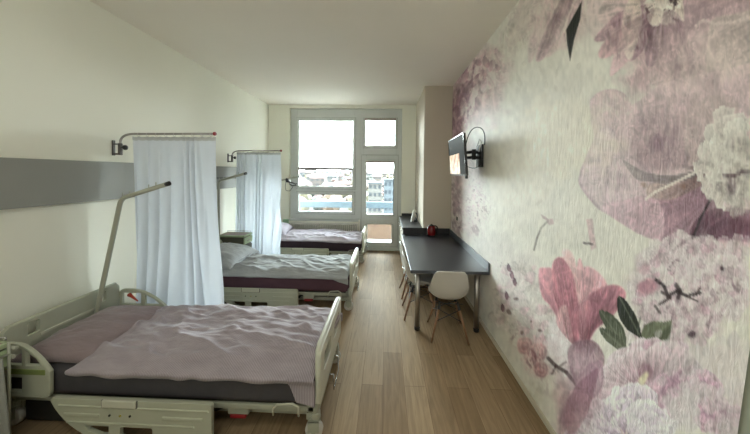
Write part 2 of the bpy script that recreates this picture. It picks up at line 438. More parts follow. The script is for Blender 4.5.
# leaf with glazed upper and lower parts
lf = MB(); lw0, lw1 = wx(-.58), wx(.30)
px0, px1 = wx(-.46), wx(.195)
lf.box(lw0, px0, FY0-.025, FY1-.02, .09, 2.34, .006); lf.box(px1, lw1, FY0-.025, FY1-.02, .09, 2.34, .006)
lf.box(px0, px1, FY0-.025, FY1-.02, wz(2.18), 2.34, .006); lf.box(px0, px1, FY0-.025, FY1-.02, wz(.655), wz(.895), .006)
lf.box(px0, px1, FY0-.03, FY0-.02, wz(.76), wz(.78), .003)
lf.box(px0, px1, FY0-.025, FY1-.02, .09, wz(.21), .006).box(px0, px0+.035, FY0-.02, FY1-.03, wz(.21), wz(.655), .004).box(px1-.035, px1, FY0-.02, FY1-.03, wz(.21), wz(.655), .004)
part('door_leaf', lf, M['white_frame'], door)
sm_ = MB(); frame_ring(sm_, lw0-.007, lw1+.007, .083, 2.347, .010, FY0-.004, FY0+.01, 0)
part('seam', sm_, M['gasket'], door)
g = MB(); frame_ring(g, px0-.005, px1+.005, wz(.895)-.005, wz(2.18)+.005, .008, FY0-.029, FY0-.02, 0); frame_ring(g, px0-.005, px1+.005, wz(.21)-.005, wz(.655)+.005, .008, FY0-.029, FY0-.02, 0)
part('gasket', g, M['gasket'], door)
part('pane', MB().box(px0, px1, FY0+.01, FY0+.02, wz(.895), wz(2.18)), M['glass'], door)
part('pane', MB().box(px0, px1, FY0+.01, FY0+.02, wz(.21), wz(.655)), M['glass'], door)
part('door_handle', MB().box(px0-.05, px0-.03, FY0-.06, FY0-.02, 1.02, 1.06, .004).tube([(px0-.04, FY0-.06, 1.04), (px0-.04, FY0-.06, 1.16)], .009), M['white_frame'], door)
part('threshold', MB().box(DX0, WX1, D+.02, FY1, 0, .03, .004), M['white_frame'], door)
# blinds at the panes
bl = empty('roller_blind', 'white translucent roller blind lowered over most of the large window pane', 'blind', (wx(-1.45), FY0-.04, wz(3.2)))
part('fabric', MB().box(-2.15, -.82, FY0-.034, FY0-.032, wz(2.01), 3.185), M['blind'], bl)
part('bottom_bar', MB().box(-2.155, -.815, FY0-.039, FY0-.029, 1.955, 2.018, .004), new_mat('grey_bar', srgb(120, 108, 102), .5), bl)
part('cassette', MB().box(-2.155, -.815, FY0-.055, FY0-.027, 3.165, 3.20, .005), M['white_frame'], bl)
for z_, x0_, x1_, lab in ((2.14, -.47, .205, 'rolled-up blind cassette at the top of the balcony door pane'), (3.17, -.52, .24, 'rolled-up blind cassette at the top of the transom pane')):
    o = MB().box(wx(x0_), wx(x1_), FY0-.06, FY0-.03, wz(z_), wz(z_+.045), .005).build('blind_cassette', new_mat('taupe_cassette', srgb(168, 156, 146), .5))
    tagit(o, lab, 'blind')

# ------------------------------------------------------------------ radiator
rad = empty('radiator', 'white slatted radiator on the wall below the window sill', 'radiator', (-1.56, D-.06, .12))
rb = MB()
for i in range(34):
    x = -2.42+i*.052
    rb.box(x, x+.028, D-.10, D-.02, .14, .66, .008, 0, 1)
part('fin', rb, M['radiator'], rad)
part('manifold', MB().box(-2.44, -.66, D-.085, D-.035, .12, .165, .01).box(-2.44, -.66, D-.085, D-.035, .625, .67, .01), M['radiator'], rad)
part('pipe', MB().tube([(-2.47, D-.05, .0), (-2.47, D-.05, .15), (-2.43, D-.05, .15)], .01), M['radiator'], rad)

# ------------------------------------------------------------------ balcony
OY = D+.3
struct('floor_balcony', MB().box(-4, 3, OY+.0, OY+1.3, -.12, -.02), M['balcony'])
bal = MB().box(-4, 3, OY+1.0, OY+1.12, -.02, .70)
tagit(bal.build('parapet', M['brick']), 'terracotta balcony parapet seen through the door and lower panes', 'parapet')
ra = empty('balcony_railing', 'pale blue balcony railing board above the terracotta parapet', 'railing', (0, OY+1.06, .70))
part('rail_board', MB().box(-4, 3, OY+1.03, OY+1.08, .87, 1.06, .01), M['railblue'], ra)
for x_ in (-3.2, -2.5, -.62, 1.2, 2.4):
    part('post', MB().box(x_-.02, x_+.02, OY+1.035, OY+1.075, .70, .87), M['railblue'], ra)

# ------------------------------------------------------------------ the town outside
rnd = random.Random(5)
def terr(y): return -16.0 if y < 150 else -16+(y-150)/350.0*15.5
tb = bmesh.new(); ys = [12, 150, 200, 300, 400, 500]; rows = []
for y_ in ys: rows.append([tb.verts.new((x_*(.4+y_/250), y_, terr(y_))) for x_ in range(-240, 241, 40)])
for A, B in zip(rows, rows[1:]):
    for j in range(len(A)-1): tb.faces.new((A[j], A[j+1], B[j+1], B[j]))
mbx = MB(); mbx.bm.free(); mbx.bm = tb
struct('ground_town', mbx, new_mat('autumn_ground', town(140, 116, 80), .95, var=((.08, .08, .08), .35)))
TM = [new_mat('ochre_leaves', town(244, 176, 84), .9, var=((1, 1, 1), .3)), new_mat('yellow_leaves', town(246, 220, 130), .9, var=((1, 1, 1), .3)), new_mat('olive_leaves', town(176, 176, 150), .9, var=((1, 1, 1), .3)), new_mat('russet_leaves', town(232, 140, 100), .9, var=((1, 1, 1), .3))]
BM = [new_mat('cream_render', town(246, 238, 222), .9), new_mat('grey_render', town(214, 218, 222), .9), new_mat('peach_render', town(246, 208, 180), .9), new_mat('paleblue_render', town(190, 216, 232), .9)]
RM = [new_mat('red_roof', town(226, 130, 104), .9), new_mat('brown_roof', town(180, 160, 152), .9)]
WM = new_mat('dark_window_glass', town(150, 168, 186), .6, spec=.1)
BARK = new_mat('bark', town(150, 130, 112), .9)
def crown_mesh(seed):
    bm = bmesh.new(); bmesh.ops.create_icosphere(bm, subdivisions=2, radius=1)
    rr = random.Random(seed)
    for v in bm.verts:
        v.co *= 1+rr.uniform(-.22, .22); v.co.z *= .95
    me = bpy.data.meshes.new('crown'); bm.to_mesh(me); bm.free(); return me
crowns = []
for mi_, m_ in enumerate(TM):
    me = crown_mesh(mi_); me.materials.append(m_); crowns.append(me)
tm = bpy.data.meshes.new('trunk'); _b = MB().tube([(0, 0, 0), (0, 0, 1)], [.12, .07], 8); _b.bm.to_mesh(tm); _b.bm.free(); tm.materials.append(BARK)
TL = ['ochre autumn tree in the town outside', 'yellow autumn tree in the town outside', 'olive green tree in the town outside', 'russet autumn tree in the town outside']
def tree(x, y, h, kind):
    t_ = empty('tree', TL[kind], 'tree', (x, y, terr(y)-.1), rnd.uniform(0, 6), TL[kind].replace('tree', 'trees'))
    c = bpy.data.objects.new('crown', crowns[kind]); COL.objects.link(c); c.parent = t_
    c.location = (0, 0, h*.62); c.scale = (h*.42, h*.42, h*.4)
    c = bpy.data.objects.new('trunk', tm); COL.objects.link(c); c.parent = t_; c.scale = (h*.25, h*.25, h*.4)
def house(x, y, w, d_, h, bm_, rm_, rows_, cols_, lab, name='house', flat=False, rz=0):
    b_ = empty(name, lab, 'building', (x, y, terr(y)-.5), rz, None)
    MB().box(-w/2, w/2, 0, d_, 0, h).build('wall', bm_, b_)
    rf = MB()
    if flat: rf.box(-w/2-.3, w/2+.3, -.3, d_+.3, h, h+.5)
    else:
        vv = [rf.bm.verts.new(c) for c in ((-w/2-.4, -.4, h), (w/2+.4, -.4, h), (w/2+.4, d_+.4, h), (-w/2-.4, d_+.4, h), (-w/2+1.2, d_/2, h+w*.22), (w/2-1.2, d_/2, h+w*.22))]
        for f_ in ((0, 1, 5, 4), (2, 3, 4, 5), (0, 4, 3), (1, 2, 5), (3, 2, 1, 0)): rf.bm.faces.new([vv[i] for i in f_])
    rf.build('roof', rm_, b_)
    for r_ in range(rows_):
        for c_ in range(cols_):
            cx = -w/2+w*(c_+.5)/cols_; cz = h*(r_+.6)/rows_
            MB().box(cx-w/cols_*.26, cx+w/cols_*.26, -.06, .05, cz-h/rows_*.25, cz+h/rows_*.22).build('window', WM, b_)
    return b_
# big pale-blue apartment block behind the balcony door
house(-3.4, 92, 4.4, 9, 14.9, BM[0], BM[3], 6, 3, 'cream apartment block seen through the balcony door, its left half', 'apartment_block', True)
house(1.45, 92, 3.8, 9, 16.0, BM[3], BM[3], 6, 3, 'taller pale blue apartment block seen through the balcony door', 'apartment_block', True)
spots = []
placed = [(-3.4, 96, 7), (.75, 96, 7)]
def free(x, y, r):
    if any(math.hypot(x-a, y-c) < r+q_ for a, c, q_ in placed): return False
    placed.append((x, y, r)); return True
for i in range(160):
    if len(spots) >= 40: break
    y_ = rnd.uniform(200, 480); u_ = rnd.uniform(294, 400); x_ = (u_-385.5)/F_PX*y_
    if not free(x_, y_+4, 9.5): continue
    spots.append((x_, y_))
for i, (x_, y_) in enumerate(sorted(spots, key=lambda q_: q_[1])):
    bi = rnd.choice([0, 0, 1, 2, 2])
    house(x_, y_, rnd.uniform(8, 14), 8, rnd.uniform(4.5, 8.5), BM[bi], rnd.choice(RM), 2, 3, ['cream', 'grey', 'peach'][bi]+' house with a pitched roof on the far hillside', rz=rnd.uniform(-.3, .3))['group'] = ['cream', 'grey', 'peach'][bi]+' houses on the far hillside'
nt_ = 0
for i in range(1500):
    if nt_ >= 150: break
    y_ = rnd.uniform(105, 185) if i < 600 and nt_ < 85 else rnd.uniform(185, 470)
    u_ = rnd.uniform(292, 402); x_ = (u_-385.5)/F_PX*y_
    th = rnd.uniform(6, 9.5) if y_ < 185 else rnd.uniform(5, 8)
    if not free(x_, y_, th*.5): continue
    nt_ += 1
    tree(x_, y_, th, rnd.choice([0, 0, 1, 1, 2, 3]) if y_ < 250 else rnd.choice([1, 2, 3, 3]))
# ------------------------------------------------------------------ beds
def bed(yn, W, label, mattress, group='hospital beds', pole=None, seed=0):
    """bed with its head at the left wall; local x runs from the wall to the foot, local y from near side to far side"""
    b_ = empty('hospital_bed', label, 'bed', (-2.85, yn, 0))
    Pm, Pc, Mt = M['bedplastic'], M['bedplastic_hi'], M['bedmetal']
    # headboard
    out = rrect(.0, W, .30, .725, .05)
    holes = [rrect(.14, .22, .60, .70, .015), rrect(W-.22, W-.14, .60, .70, .015)]
    h_ = MB().plate(out, holes, 'yz', .05, .085); h_.tube([(.067, .03, .722), (.067, W-.03, .722)], .018, 10)
    h_.build('headboard', Pm, b_, bevel=.004)
    MB().box(.045, .09, .22, W-.22, .56, .585, .004).build('headboard_strip', Pc, b_)
    # footboard with two grip holes and a rolled top
    top = .645
    out = [(.0, .28), (W, .28)]+[(W, top-.05)]+bez((W, top-.04), (W, top), (W-.05, top), 4)+bez((.05, top), (0, top), (0, top-.04), 4)
    holes = [rrect(.12, W*.42, .43, .56, .03), rrect(W*.58, W-.12, .43, .56, .03)]
    f_ = MB().plate(out, holes, 'yz', 2.375, 2.415)
    f_.tube([(2.395, .012, .30), (2.395, .008, top-.06), (2.39, .03, top-.012), (2.385, .09, top), (2.385, W-.09, top), (2.39, W-.03, top-.012), (2.395, W-.008, top-.06), (2.395, W-.012, .30)], .021, 10)
    f_.build('footboard', Pc, b_, bevel=.004)
    MB().tube([(2.42, W*.3, .30), (2.455, W*.3, .30), (2.46, W*.3, .18), (2.46, W*.55, .18), (2.455, W*.55, .30), (2.42, W*.55, .30)], .006, 8).build('wire_loop', M['chrome'], b_)
    # corner columns and castors
    for cx in (.12, 2.37):
        for cy_ in (.05, W-.05):
            MB().tube([(cx, cy_, .40 if cx < 1 else .30), (cx, cy_, .14)], .026, 12).box(cx-.03, cx+.03, cy_-.03, cy_+.03, .14, .19, .01).build('corner_post', Mt, b_)
            MB().box(cx-.028-.03, cx+.028-.03, cy_-.02, cy_+.02, .19, .24, .008).build('bracket', Mt, b_)
            w_ = MB().lathe([(.02, -.026), (.055, -.026), (.062, -.018), (.062, .018), (.055, .026), (.02, .026)], (cx-.01, cy_, .062), 'y', 20).build('castor', M['shell'], b_)
            MB().tube([(cx-.01, cy_-.031, .062), (cx-.01, cy_+.031, .062)], .018, 12).box(cx-.05, cx+.03, cy_-.034, cy_-.03, .06, .14, .002).box(cx-.05, cx+.03, cy_+.03, cy_+.034, .06, .14, .002).box(cx-.05, cx+.03, cy_-.034, cy_+.034, .13, .14, .002).build('castor_fork', Mt, w_)
    # frame
    fr = MB().box(.1, 2.37, .03, .075, .195, .235, .006).box(.1, 2.37, W-.075, W-.03, .195, .235, .006)
    fr.box(.1, .15, .03, W-.03, .195, .235, .006).box(2.33, 2.375, .03, W-.03, .195, .235, .006)
    for x_ in (.5, .9, 1.3, 1.7, 2.1): fr.box(x_, x_+.04, .07, W-.07, .2, .23)
    fr.build('bed_frame', Mt, b_)
    MB().box(.14, 2.32, .05, W-.05, .232, .245).build('deck', M['motor'], b_)
    bf = MB().box(.2, 2.3, .14, .19, .08, .13, .006).box(.2, 2.3, W-.19, W-.14, .08, .13, .006).box(.08, .16, .05, W-.05, .12, .17, .006).box(2.3, 2.38, .05, W-.05, .12, .17, .006)
    bf.box(1.2, 1.26, .14, W-.14, .08, .13)
    bf.build('base_frame', Mt, b_)
    for xa, xb in ((.35, .75), (1.75, 2.1)):
        for y_ in (.18, W-.18):
            MB().tube([(xa, y_, .11), (xb, y_, .20)], .022, 8).build('lift_arm', Mt if xa > 1 else M['motor'], b_)
    MB().box(1.72, 1.88, .05, .24, .135, .19, .012).build('motor', M['bedmetal'], b_)
    MB().box(1.735, 1.855, .055, .2, .10, .135, .01).build('battery_light', M['red'], b_)['label'] = 'red box under the frame'
    MB().tube([(.3, .3, .14), (1.1, .42, .17)], .035, 12).box(.2, .5, .2, .7, .09, .18, .02).box(.16, .66, .06, W-.10, .012, .19, .02).box(.95, 1.6, .2, .7, .1, .17, .02).tube([(.5,.2,.12),(.9,.1,.12),(1.6,.12,.12),(2.0,.4,.13)], .02, 8).build('actuator_and_shade_block', M['motor'], b_)  # actuators, plus a dark block added to stand for shade under the bed
    # bent steel tube holders near the foot end, near side
    MB().tube([(2.08, .0, .19), (2.08, -.005, .235), (2.11, -.01, .275), (2.22, -.01, .285), (2.26, -.005, .26), (2.26, .0, .19)], .007, 8).build('linen_holder', Pc, b_)
    if pole is not None:
        pm = MB()
        pts = [(.115, pole[0][3], .2), (.115, pole[0][3], .55)]+[p_[:3] for p_ in pole]
        sm = [pts[0]]
        for i in range(1, len(pts)-1):
            a, q_, c = Vector(pts[i-1]), Vector(pts[i]), Vector(pts[i+1])
            d1 = min(.06, (a-q_).length*.4); d2 = min(.06, (c-q_).length*.4)
            sm += bez(q_+(a-q_).normalized()*d1, q_, q_+(c-q_).normalized()*d2, 5)
        sm.append(pts[-1])
        pm.tube(sm, .0205, 14)
        po_ = pm.build('lifting_pole', M['bedmetal'], b_)
        e_ = Vector(pts[-1]); d_ = (e_-Vector(pts[-2])).normalized()
        MB().tube([e_-d_*.005, e_+d_*.03], .021, 14).build('end_cap', M['black'], po_)
        for q_ in (.12, .2, .42, .5):
            c = e_-d_*q_
            MB().tube([c+Vector((0, 0, .015)), c+Vector((0, 0, .05))], .004, 6).build('peg', M['bedmetal'], po_)
    # head-end side rails, near and far
    for side in (0, 1):
        y0 = -.035 if side == 0 else W+.005
        x0, x1 = (.10, .48) if side == 0 else (.07, .60)
        zt, zb = .655, .27
        out = [(x0, zb)]+[(x1-.05, zb)]+bez((x1-.05, zb), (x1, zb), (x1, zb+.04), 3)[1:]+[(x1, .46)]+bez((x1, .46), (x0+(x1-x0)*.62, zt), (x0+(x1-x0)*.25, zt), 9)[1:]+bez((x0+.06, zt), (x0, zt), (x0, zt-.06), 4)
        w1 = x1-x0
        holes = [[(x0+.035, .50), (x0+w1*.45, .50), (x0+w1*.45, .615), (x0+.035, .615)][::1], [(x0+w1*.53, .50), (x0+w1*.84, .50), (x0+w1*.72, .555), (x0+w1*.53, .60)]]
        holes.append([(x0+.02, .31), (x0+w1*.45, .31), (x0+w1*.45, .41), (x0+.02, .41)])
        s_ = MB().plate(out, holes, 'xz', y0, y0+.03).build('head_rail', Pm, b_, bevel=.006)
        MB().box(x0+.02, x1-.03, y0-.004, y0+.034, .435, .475, .006).build('grip_strip', M['green'], s_)
    if seed == 1:
        MB().tube([(.19, W-.0, .60), (.23, W-.02, .595), (.30, W-.02, .545)], [.02, .014, .006], 8).build('strap', M['redstrap'], b_)['label'] = 'red strap on the far head rail'
    # long side rails, lowered
    for side in (0, 1):
        y0 = -.085 if side == 0 else W+.025
        x0, x1 = .545, 1.69
        out = bez((x0, .30), (x0-.0, .315), (x0+.03, .318), 3)+[(x1-.03, .318)]+bez((x1-.03, .318), (x1, .318), (x1, .29), 3)[1:]+[(x1, .03), (x0+.36, .03)]+bez((x0+.36, .03), (x0+.10, .10), (x0, .30), 8)[1:-1]
        hs = [[(x0+.27, .10), (x0+.36, .07), (x0+.42, .07), (x0+.42, .135), (x0+.25, .135)], rrect(x0+.50, x0+.73, .06, .135, .015)]
        s_ = MB().plate(out, hs, 'xz', y0, y0+.03).build('side_rail', Pm, b_, bevel=.007)
        ya, yb2 = (y0-.006, y0+.01) if side == 0 else (y0+.02, y0+.036)
        MB().box(x0+.06, x1-.02, ya, yb2, .262, .276, .005).build('ridge', Pm, s_)
        MB().box(x0+.12, x1-.12, ya, yb2, .15, .165, .005).build('ridge', Pm, s_)
        MB().box(x0+.10, x0+.36, ya, yb2, .195, .222, .007).build('ridge', Pm, s_)
        MB().box(x0+.80, x1-.06, ya, yb2, .195, .222, .007).build('ridge', Pm, s_)
        if side == 0:
            MB().box(x0+.372, x0+.628, y0-.006, y0+.005, .264, .321, .004).build('latch_seam', M['gasket'], s_)
            MB().box(x0+.38, x0+.62, y0-.012, y0+.005, .272, .323, .006).build('latch', Pc, s_)
            for q_, mm in ((.40, M['motor']), (.475, new_mat('amber', srgb(150, 140, 60), .5)), (.545, M['motor'])):
                MB().lathe([(.007, -.006), (.007, .004)], (x0+q_+.03, y0, .215), 'y', 10).build('indicator', mm, s_)
            for q_ in (.3, .8):
                MB().tube([(x0+q_, y0+.03, .22), (x0+q_, .04, .21)], .014, 8).build('rail_hinge', Mt, s_)
    # mattress
    nx = 60; mm = MB().box(.09, 2.36, .015, W-.015, .247, .455, .05, 0, 4)
    mm.build('mattress', mattress, b_, smooth=True)
    return b_

PL1 = [(.335, .66, 1.63, .64), (.83, .60, 1.775)]
PL2 = [(.11, .72, 1.74, .72), (.60, .62, 1.865)]
PL3 = [(.11, .60, 1.64, .60), (.86, .52, 1.79)]
b1 = bed(1.93, .90, 'hospital bed nearest the camera, charcoal sheet under a rose-brown duvet', M['mattress_grey'], pole=PL1, seed=1)
b2 = bed(3.81, .89, 'middle hospital bed, maroon sheet under a grey-green duvet', M['mattress_maroon'], pole=PL2, seed=2)
b3 = bed(5.86, .82, 'farthest hospital bed below the window, dark plum sheet under a lilac duvet', M['mattress_dark'], pole=PL3, seed=3)
for b_ in (b1, b2, b3): b_['group'] = 'hospital beds along the left wall'

def duvet(name, label, cat, x0, x1, yn, W, mt, seed, zt=.475, puff=.075, drop=.05, footdrop=.0, hem=None, group=None, amp=1.0, skew=0.0, bow=0.0):
    """soft cover: runs x0..x1 (world X), over the near edge by drop(x), tucked at the far edge"""
    nz1, nz2, nz3 = smooth_noise(seed), smooth_noise(seed+1), smooth_noise(seed+2)
    nu, nv = 220, 130
    U, V = np.meshgrid(np.linspace(0, 1, nu), np.linspace(0, 1, nv), indexing='ij')
    # arc length across: from near hem up over the edge to far side
    X = x0+(x1-x0)*U
    dn = drop*(1+.5*(nz1(U*7+3, U*0)-.5)*2)
    if hem is not None: dn = np.interp(U, [h_[0] for h_ in hem], [h_[1] for h_ in hem])+.01*(nz1(U*9, U*0+2)-.5)
    df = .06
    L_ = dn+W+.02+df; s_ = V*L_-dn        # s<0 hangs down near side, 0..W on top, >W down far side
    Yt = np.clip(s_, 0, W)
    e = np.minimum(Yt, W-Yt); ex = np.minimum(U*(x1-x0), (1-U)*(x1-x0))
    prof = 1-np.exp(-e/.09); profx = np.clip(1-np.exp(-ex/.028), 0, 1)
    Z = zt+puff*prof*profx
    ang = U*0
    wr = (nz1(X*3+Yt*2.2, Yt*9-X*1.2)-.5)*.026+(nz2(X*7-Yt*3, Yt*21+X*2.5)-.5)*.017+(nz3(X*13+Yt*5, Yt*30)-.5)*.014+(nz1(X*5-Yt*8, Yt*14+X*9)-.5)*.014+(nz3(X*1.6, Yt*3)-.5)*.035
    rid = 1-np.abs(nz2(X*2.2+7+Yt*1.3, Yt*6.5+X*1.1)*2-1); wr += rid**3*.022
    rid = 1-np.abs(nz3(X*3.1+Yt*4+2, Yt*5.0-X*1.6)*2-1); wr += rid**4*.016
    Z = Z+.034*np.exp(-((U*(x1-x0)-.035)/.032)**2)*prof
    Z = Z+wr*amp*np.clip(e/.07, .3, 1)*np.clip(.25+profx, 0, 1)
    Z = np.where(s_ < 0, zt+s_*1.0+.0, Z)
    Z = np.where(s_ > W, zt-(s_-W), Z)
    Yo = Yt.copy()
    out = .012+.03*np.exp(-((s_)/.05)**2)+.010*np.sin(X*18+nz1(X*4, X*0)*5)*np.clip(-s_/.05, 0, 1)
    Yo = np.where(s_ < .05, Yo-out*np.clip((.05-s_)/.06, 0, 1), Yo)
    Yo = np.where(s_ > W, W+.008, Yo)
    Xo = X+(skew*(Yt/W)+bow*np.sin(np.clip(Yt/W*1.15, 0, 1)*PI)*(1-U)**3)+.02*(nz2(Yt*4+seed, U*0)-.5)*np.clip(1-ex/.2, 0, 1)
    Pp = np.stack([Xo, yn+Yo, Z], -1)
    uv = np.stack([U*(x1-x0), s_], -1)
    o = grid_obj(name, Pp, mt, uv=uv, solid=.02)
    return tagit(o, label, cat, group)

duvet('duvet', 'rose-brown finely striped duvet on the nearest bed', 'duvet', -2.26, -.485, 1.93, .9, M['duvet1'], 11, zt=.475, puff=.105, hem=[(0, .03), (.05, .04), (.3, .05), (.6, .035), (.9, .05), (.93, .19), (1, .21)], skew=.06, bow=.13)
duvet('duvet', 'grey-green striped duvet on the middle bed', 'duvet', -2.50, -.49, 3.81, .89, M['duvet2'], 23, zt=.47, puff=.085, hem=[(0, .0), (.05, .01), (.5, .02), (.9, .02), (.94, .06), (1, .10)])
duvet('duvet', 'lilac striped duvet on the farthest bed below the window', 'duvet', -2.45, -.49, 5.86, .82, M['duvet3'], 37, zt=.47, puff=.085, hem=[(0, .02), (.5, .02), (1, .05)])

def pillow(label, cx, cy_, z, lx, ly, h, mt, seed, rot=(0, 0, 0), name='pillow'):
    nz = smooth_noise(seed); n = 46
    U, V = np.meshgrid(np.linspace(-1, 1, n), np.linspace(-1, 1, n), indexing='ij')
    sq = (1-np.abs(U)**3.2)**.55*(1-np.abs(V)**3.2)**.55
    pin = 1-.08*(1-np.abs(U)**2)*np.abs(V)**4; pin2 = 1-.08*(1-np.abs(V)**2)*np.abs(U)**4
    Xx = U*lx/2*pin2; Yy = V*ly/2*pin
    Zt = h*sq+(nz(U*4+5, V*6+5)-.5)*.02*sq; Zb = -h*.12*sq
    bm = bmesh.new(); a = [[bm.verts.new((Xx[i, j], Yy[i, j], Zt[i, j])) for j in range(n)] for i in range(n)]
    c = [[a[i][j] if i in (0, n-1) or j in (0, n-1) else bm.verts.new((Xx[i, j], Yy[i, j], Zb[i, j])) for j in range(n)] for i in range(n)]
    uvl = bm.loops.layers.uv.new('UVMap')
    for i in range(n-1):
        for j in range(n-1):
            f = bm.faces.new((a[i][j], a[i+1][j], a[i+1][j+1], a[i][j+1])); f.smooth = True
            f2 = bm.faces.new((c[i][j+1], c[i+1][j+1], c[i+1][j], c[i][j])); f2.smooth = True
            for ff in (f, f2):
                for l_ in ff.loops: l_[uvl].uv = (l_.vert.co.x, l_.vert.co.y)
    me = bpy.data.meshes.new(name); bm.to_mesh(me); bm.free(); me.materials.append(mt)
    o = bpy.data.objects.new(name, me); COL.objects.link(o); o.location = (cx, cy_, z); o.rotation_euler = rot
    return tagit(o, label, 'pillow')
pillow('large flat rose-brown pillow at the head of the nearest bed', -2.42, 2.37, .475, .72, .86, .115, M['duvet1b'], 3, (0, R(1), R(2)))
pillow('grey-green pillow at the head of the middle bed', -2.44, 4.24, .585, .66, .80, .15, M['duvet2'], 5, (R(3), R(7), R(-4)))
pillow('lilac pillow at the head of the farthest bed', -2.44, 6.27, .585, .60, .72, .15, M['duvet3'], 7, (R(3), R(7), R(3)))

# trapeze grip hanging from the farthest pole
tg = empty('trapeze_grip', 'black and grey pull-up grip on a looped cord, hanging from the farthest pole', 'grip', (-2.26, 6.42, 1.66))
for c in []: pass
def lpart(name, mb, mt_, parent, **k_): return mb.build(name, mt_, parent, **k_)
lpart('clamp', MB().lathe([(.03, -.035), (.045, -.03), (.045, .03), (.03, .035)], (0, 0, .055), 'x', 16).box(-.02, .07, -.03, .03, -.0, .05, .01), M['black'], tg)
lpart('handle', MB().tube([(.04, 0, -.0), (.10, -.01, .0), (.20, -.02, -.035), (.24, -.02, -.02)], .017, 10).tube([(.05, .0, -.03), (.12, -.01, -.075), (.22, -.02, -.065)], .015, 10), M['motor'], tg)
lpart('cord', MB().tube([(-.03, 0, .04), (-.05, 0, -.1), (-.03, 0, -.19), (.05, 0, -.2), (.12, 0, -.12), (.14, 0, -.05)], .006, 8), M['motor'], tg)

# ------------------------------------------------------------------ curtain rods and curtains
def rod(label, y, z, xe, hooks, zb):
    r_ = empty('curtain_rod', label, 'curtain rod', (XL, y, z), group=None)
    x0 = XL
    def W_(mb): 
        for v in mb.bm.verts: v.co -= Vector((XL, y, z))
        return mb
    part_ = MB().box(x0, x0+.014, y-.014, y+.014, zb-.075, zb+.085, .003).box(x0+.012, x0+.075, y-.010, y+.010, zb+.04, zb+.052, .003).box(x0+.012, x0+.075, y-.010, y+.010, zb-.068, zb-.05, .003).box(x0+.068, x0+.095, y-.016, y+.016, zb-.07, zb+.055, .005)
    W_(part_).build('wall_bracket', M['darksteel'], r_)
    W_(MB().tube([(x0+.09, y, zb+.01), (x0+.13, y, zb+.01)], .009, 8).lathe([(.01, 0), (.026, .004), (.026, .022), (.01, .026)], (x0+.122, y, zb+.01), 'x', 12)).build('knob', M['black'], r_)
    pts = [(x0+.08, y, zb-.06), (x0+.08, y, z-.10)]+bez((x0+.08, y, z-.10), (x0+.08, y, z), (x0+.24, y, z), 8)[1:]+[(x0+.6, y, z+.002), (xe, y, z+.006)]
    W_(MB().tube(pts, .0115, 12)).build('rod', M['steel'], r_)
    W_(MB().lathe([(.013, 0), (.02, .004), (.02, .02), (.012, .028)], (xe, y, z+.006), 'x', 12)).build('end_cap', M['red'], r_)
    for i in range(hooks):
        xh = x0+.28+(xe-x0-.31)*i/(hooks-1)
        ring = [(xh+.002, y+.017*math.cos(a), z+.0-.008+.02*math.sin(a)) for a in [2*PI*k_/12 for k_ in range(12)]]
        W_(MB().tube(ring, .0022, 6, closed=True)).build('hook', M['shell'], r_)
    return r_
def curtain(label, y, x0t, x1t, x0b, x1b, zt, zb, folds, amp, seed):
    nz = smooth_noise(seed); nu, nv = 240, 60
    U, V = np.meshgrid(np.linspace(0, 1, nu), np.linspace(0, 1, nv), indexing='ij')
    ph = U*folds+2.4*(nz(U*5, V*.7)-.5)+.7*V*(nz(U*3+9, V*1)-.5)
    a_ = amp*(.5+.5*V)*(.35+1.2*nz(U*6+3, V*1.3+1))*(.35+.65*np.clip(V/.1, 0, 1))
    Y_ = y+a_*np.sin(ph*2*PI)
    Y_ = Y_+.006*np.sin(U*55+6*nz(U*8, V*2))*V
    xx0 = x0t+(x0b-x0t)*V; xx1 = x1t+(x1b-x1t)*V
    X_ = xx0+(xx1-xx0)*U+.012*np.cos(ph*2*PI)*np.clip(V*4, 0, 1)
    sc_t = .006*np.abs(np.sin(U*PI*12))
    Z_ = zt-sc_t*(1-V)-(zt-zb)*V+.004*np.sin(ph*6)*V
    o = grid_obj('curtain', np.stack([X_, Y_, Z_], -1), M['curtain'], solid=0)
    hb_ = o
    tagit(o, label, 'curtain')
    # stitched header tape
    Vh = np.linspace(0, .018, 4)
    sel = Z_[:, :2]
    Hh = np.stack([np.repeat(X_[:, :1], 2, 1), np.repeat(Y_[:, :1]-.004, 2, 1), np.stack([Z_[:, 0]+.004, Z_[:, 0]-.035], -1)], -1)
    grid_obj('header_tape', Hh, M['curtain_head'], parent=o)
    return o
M['curtain_head'] = new_mat('curtain_header', srgb(190, 192, 192), .9)
rod('curtain rod with a red tip nearer the camera, on the left wall', 2.885, 2.285, -1.80, 9, 2.13)
curtain('white curtain hanging beside the nearest bed', 2.935, -2.72, -1.80, -2.69, -1.715, 2.26, .22, 8, .034, 101)
rod('curtain rod with a red tip farther away, behind the first curtain', 5.06, 2.28, -1.915, 8, 2.14)
curtain('white curtain hanging behind the middle bed and its nightstand', 5.09, -2.74, -1.92, -2.76, -1.90, 2.25, .25, 7, .026, 202)

# grey wall panel behind the beds
wp = empty('wall_panel', 'long grey laminate panel running along the left wall above the beds', 'wall panel', (XL, 3.2, 1.6))
for y0_, y1_ in ((.6, 3.30), (4.0, 5.6)):
    MB().box(0.001, .04, y0_-3.2, y1_-3.2, -.005, .385, .004).build('board', M['panel'], wp)
MB().box(0.001, .022, .1, .8, .002, .378, .002).build('recessed_board', M['panel'], wp)
MB().box(.04, .055, .9, 2.3, .165, .20, .003).build('rail', M['panel_edge'], wp)

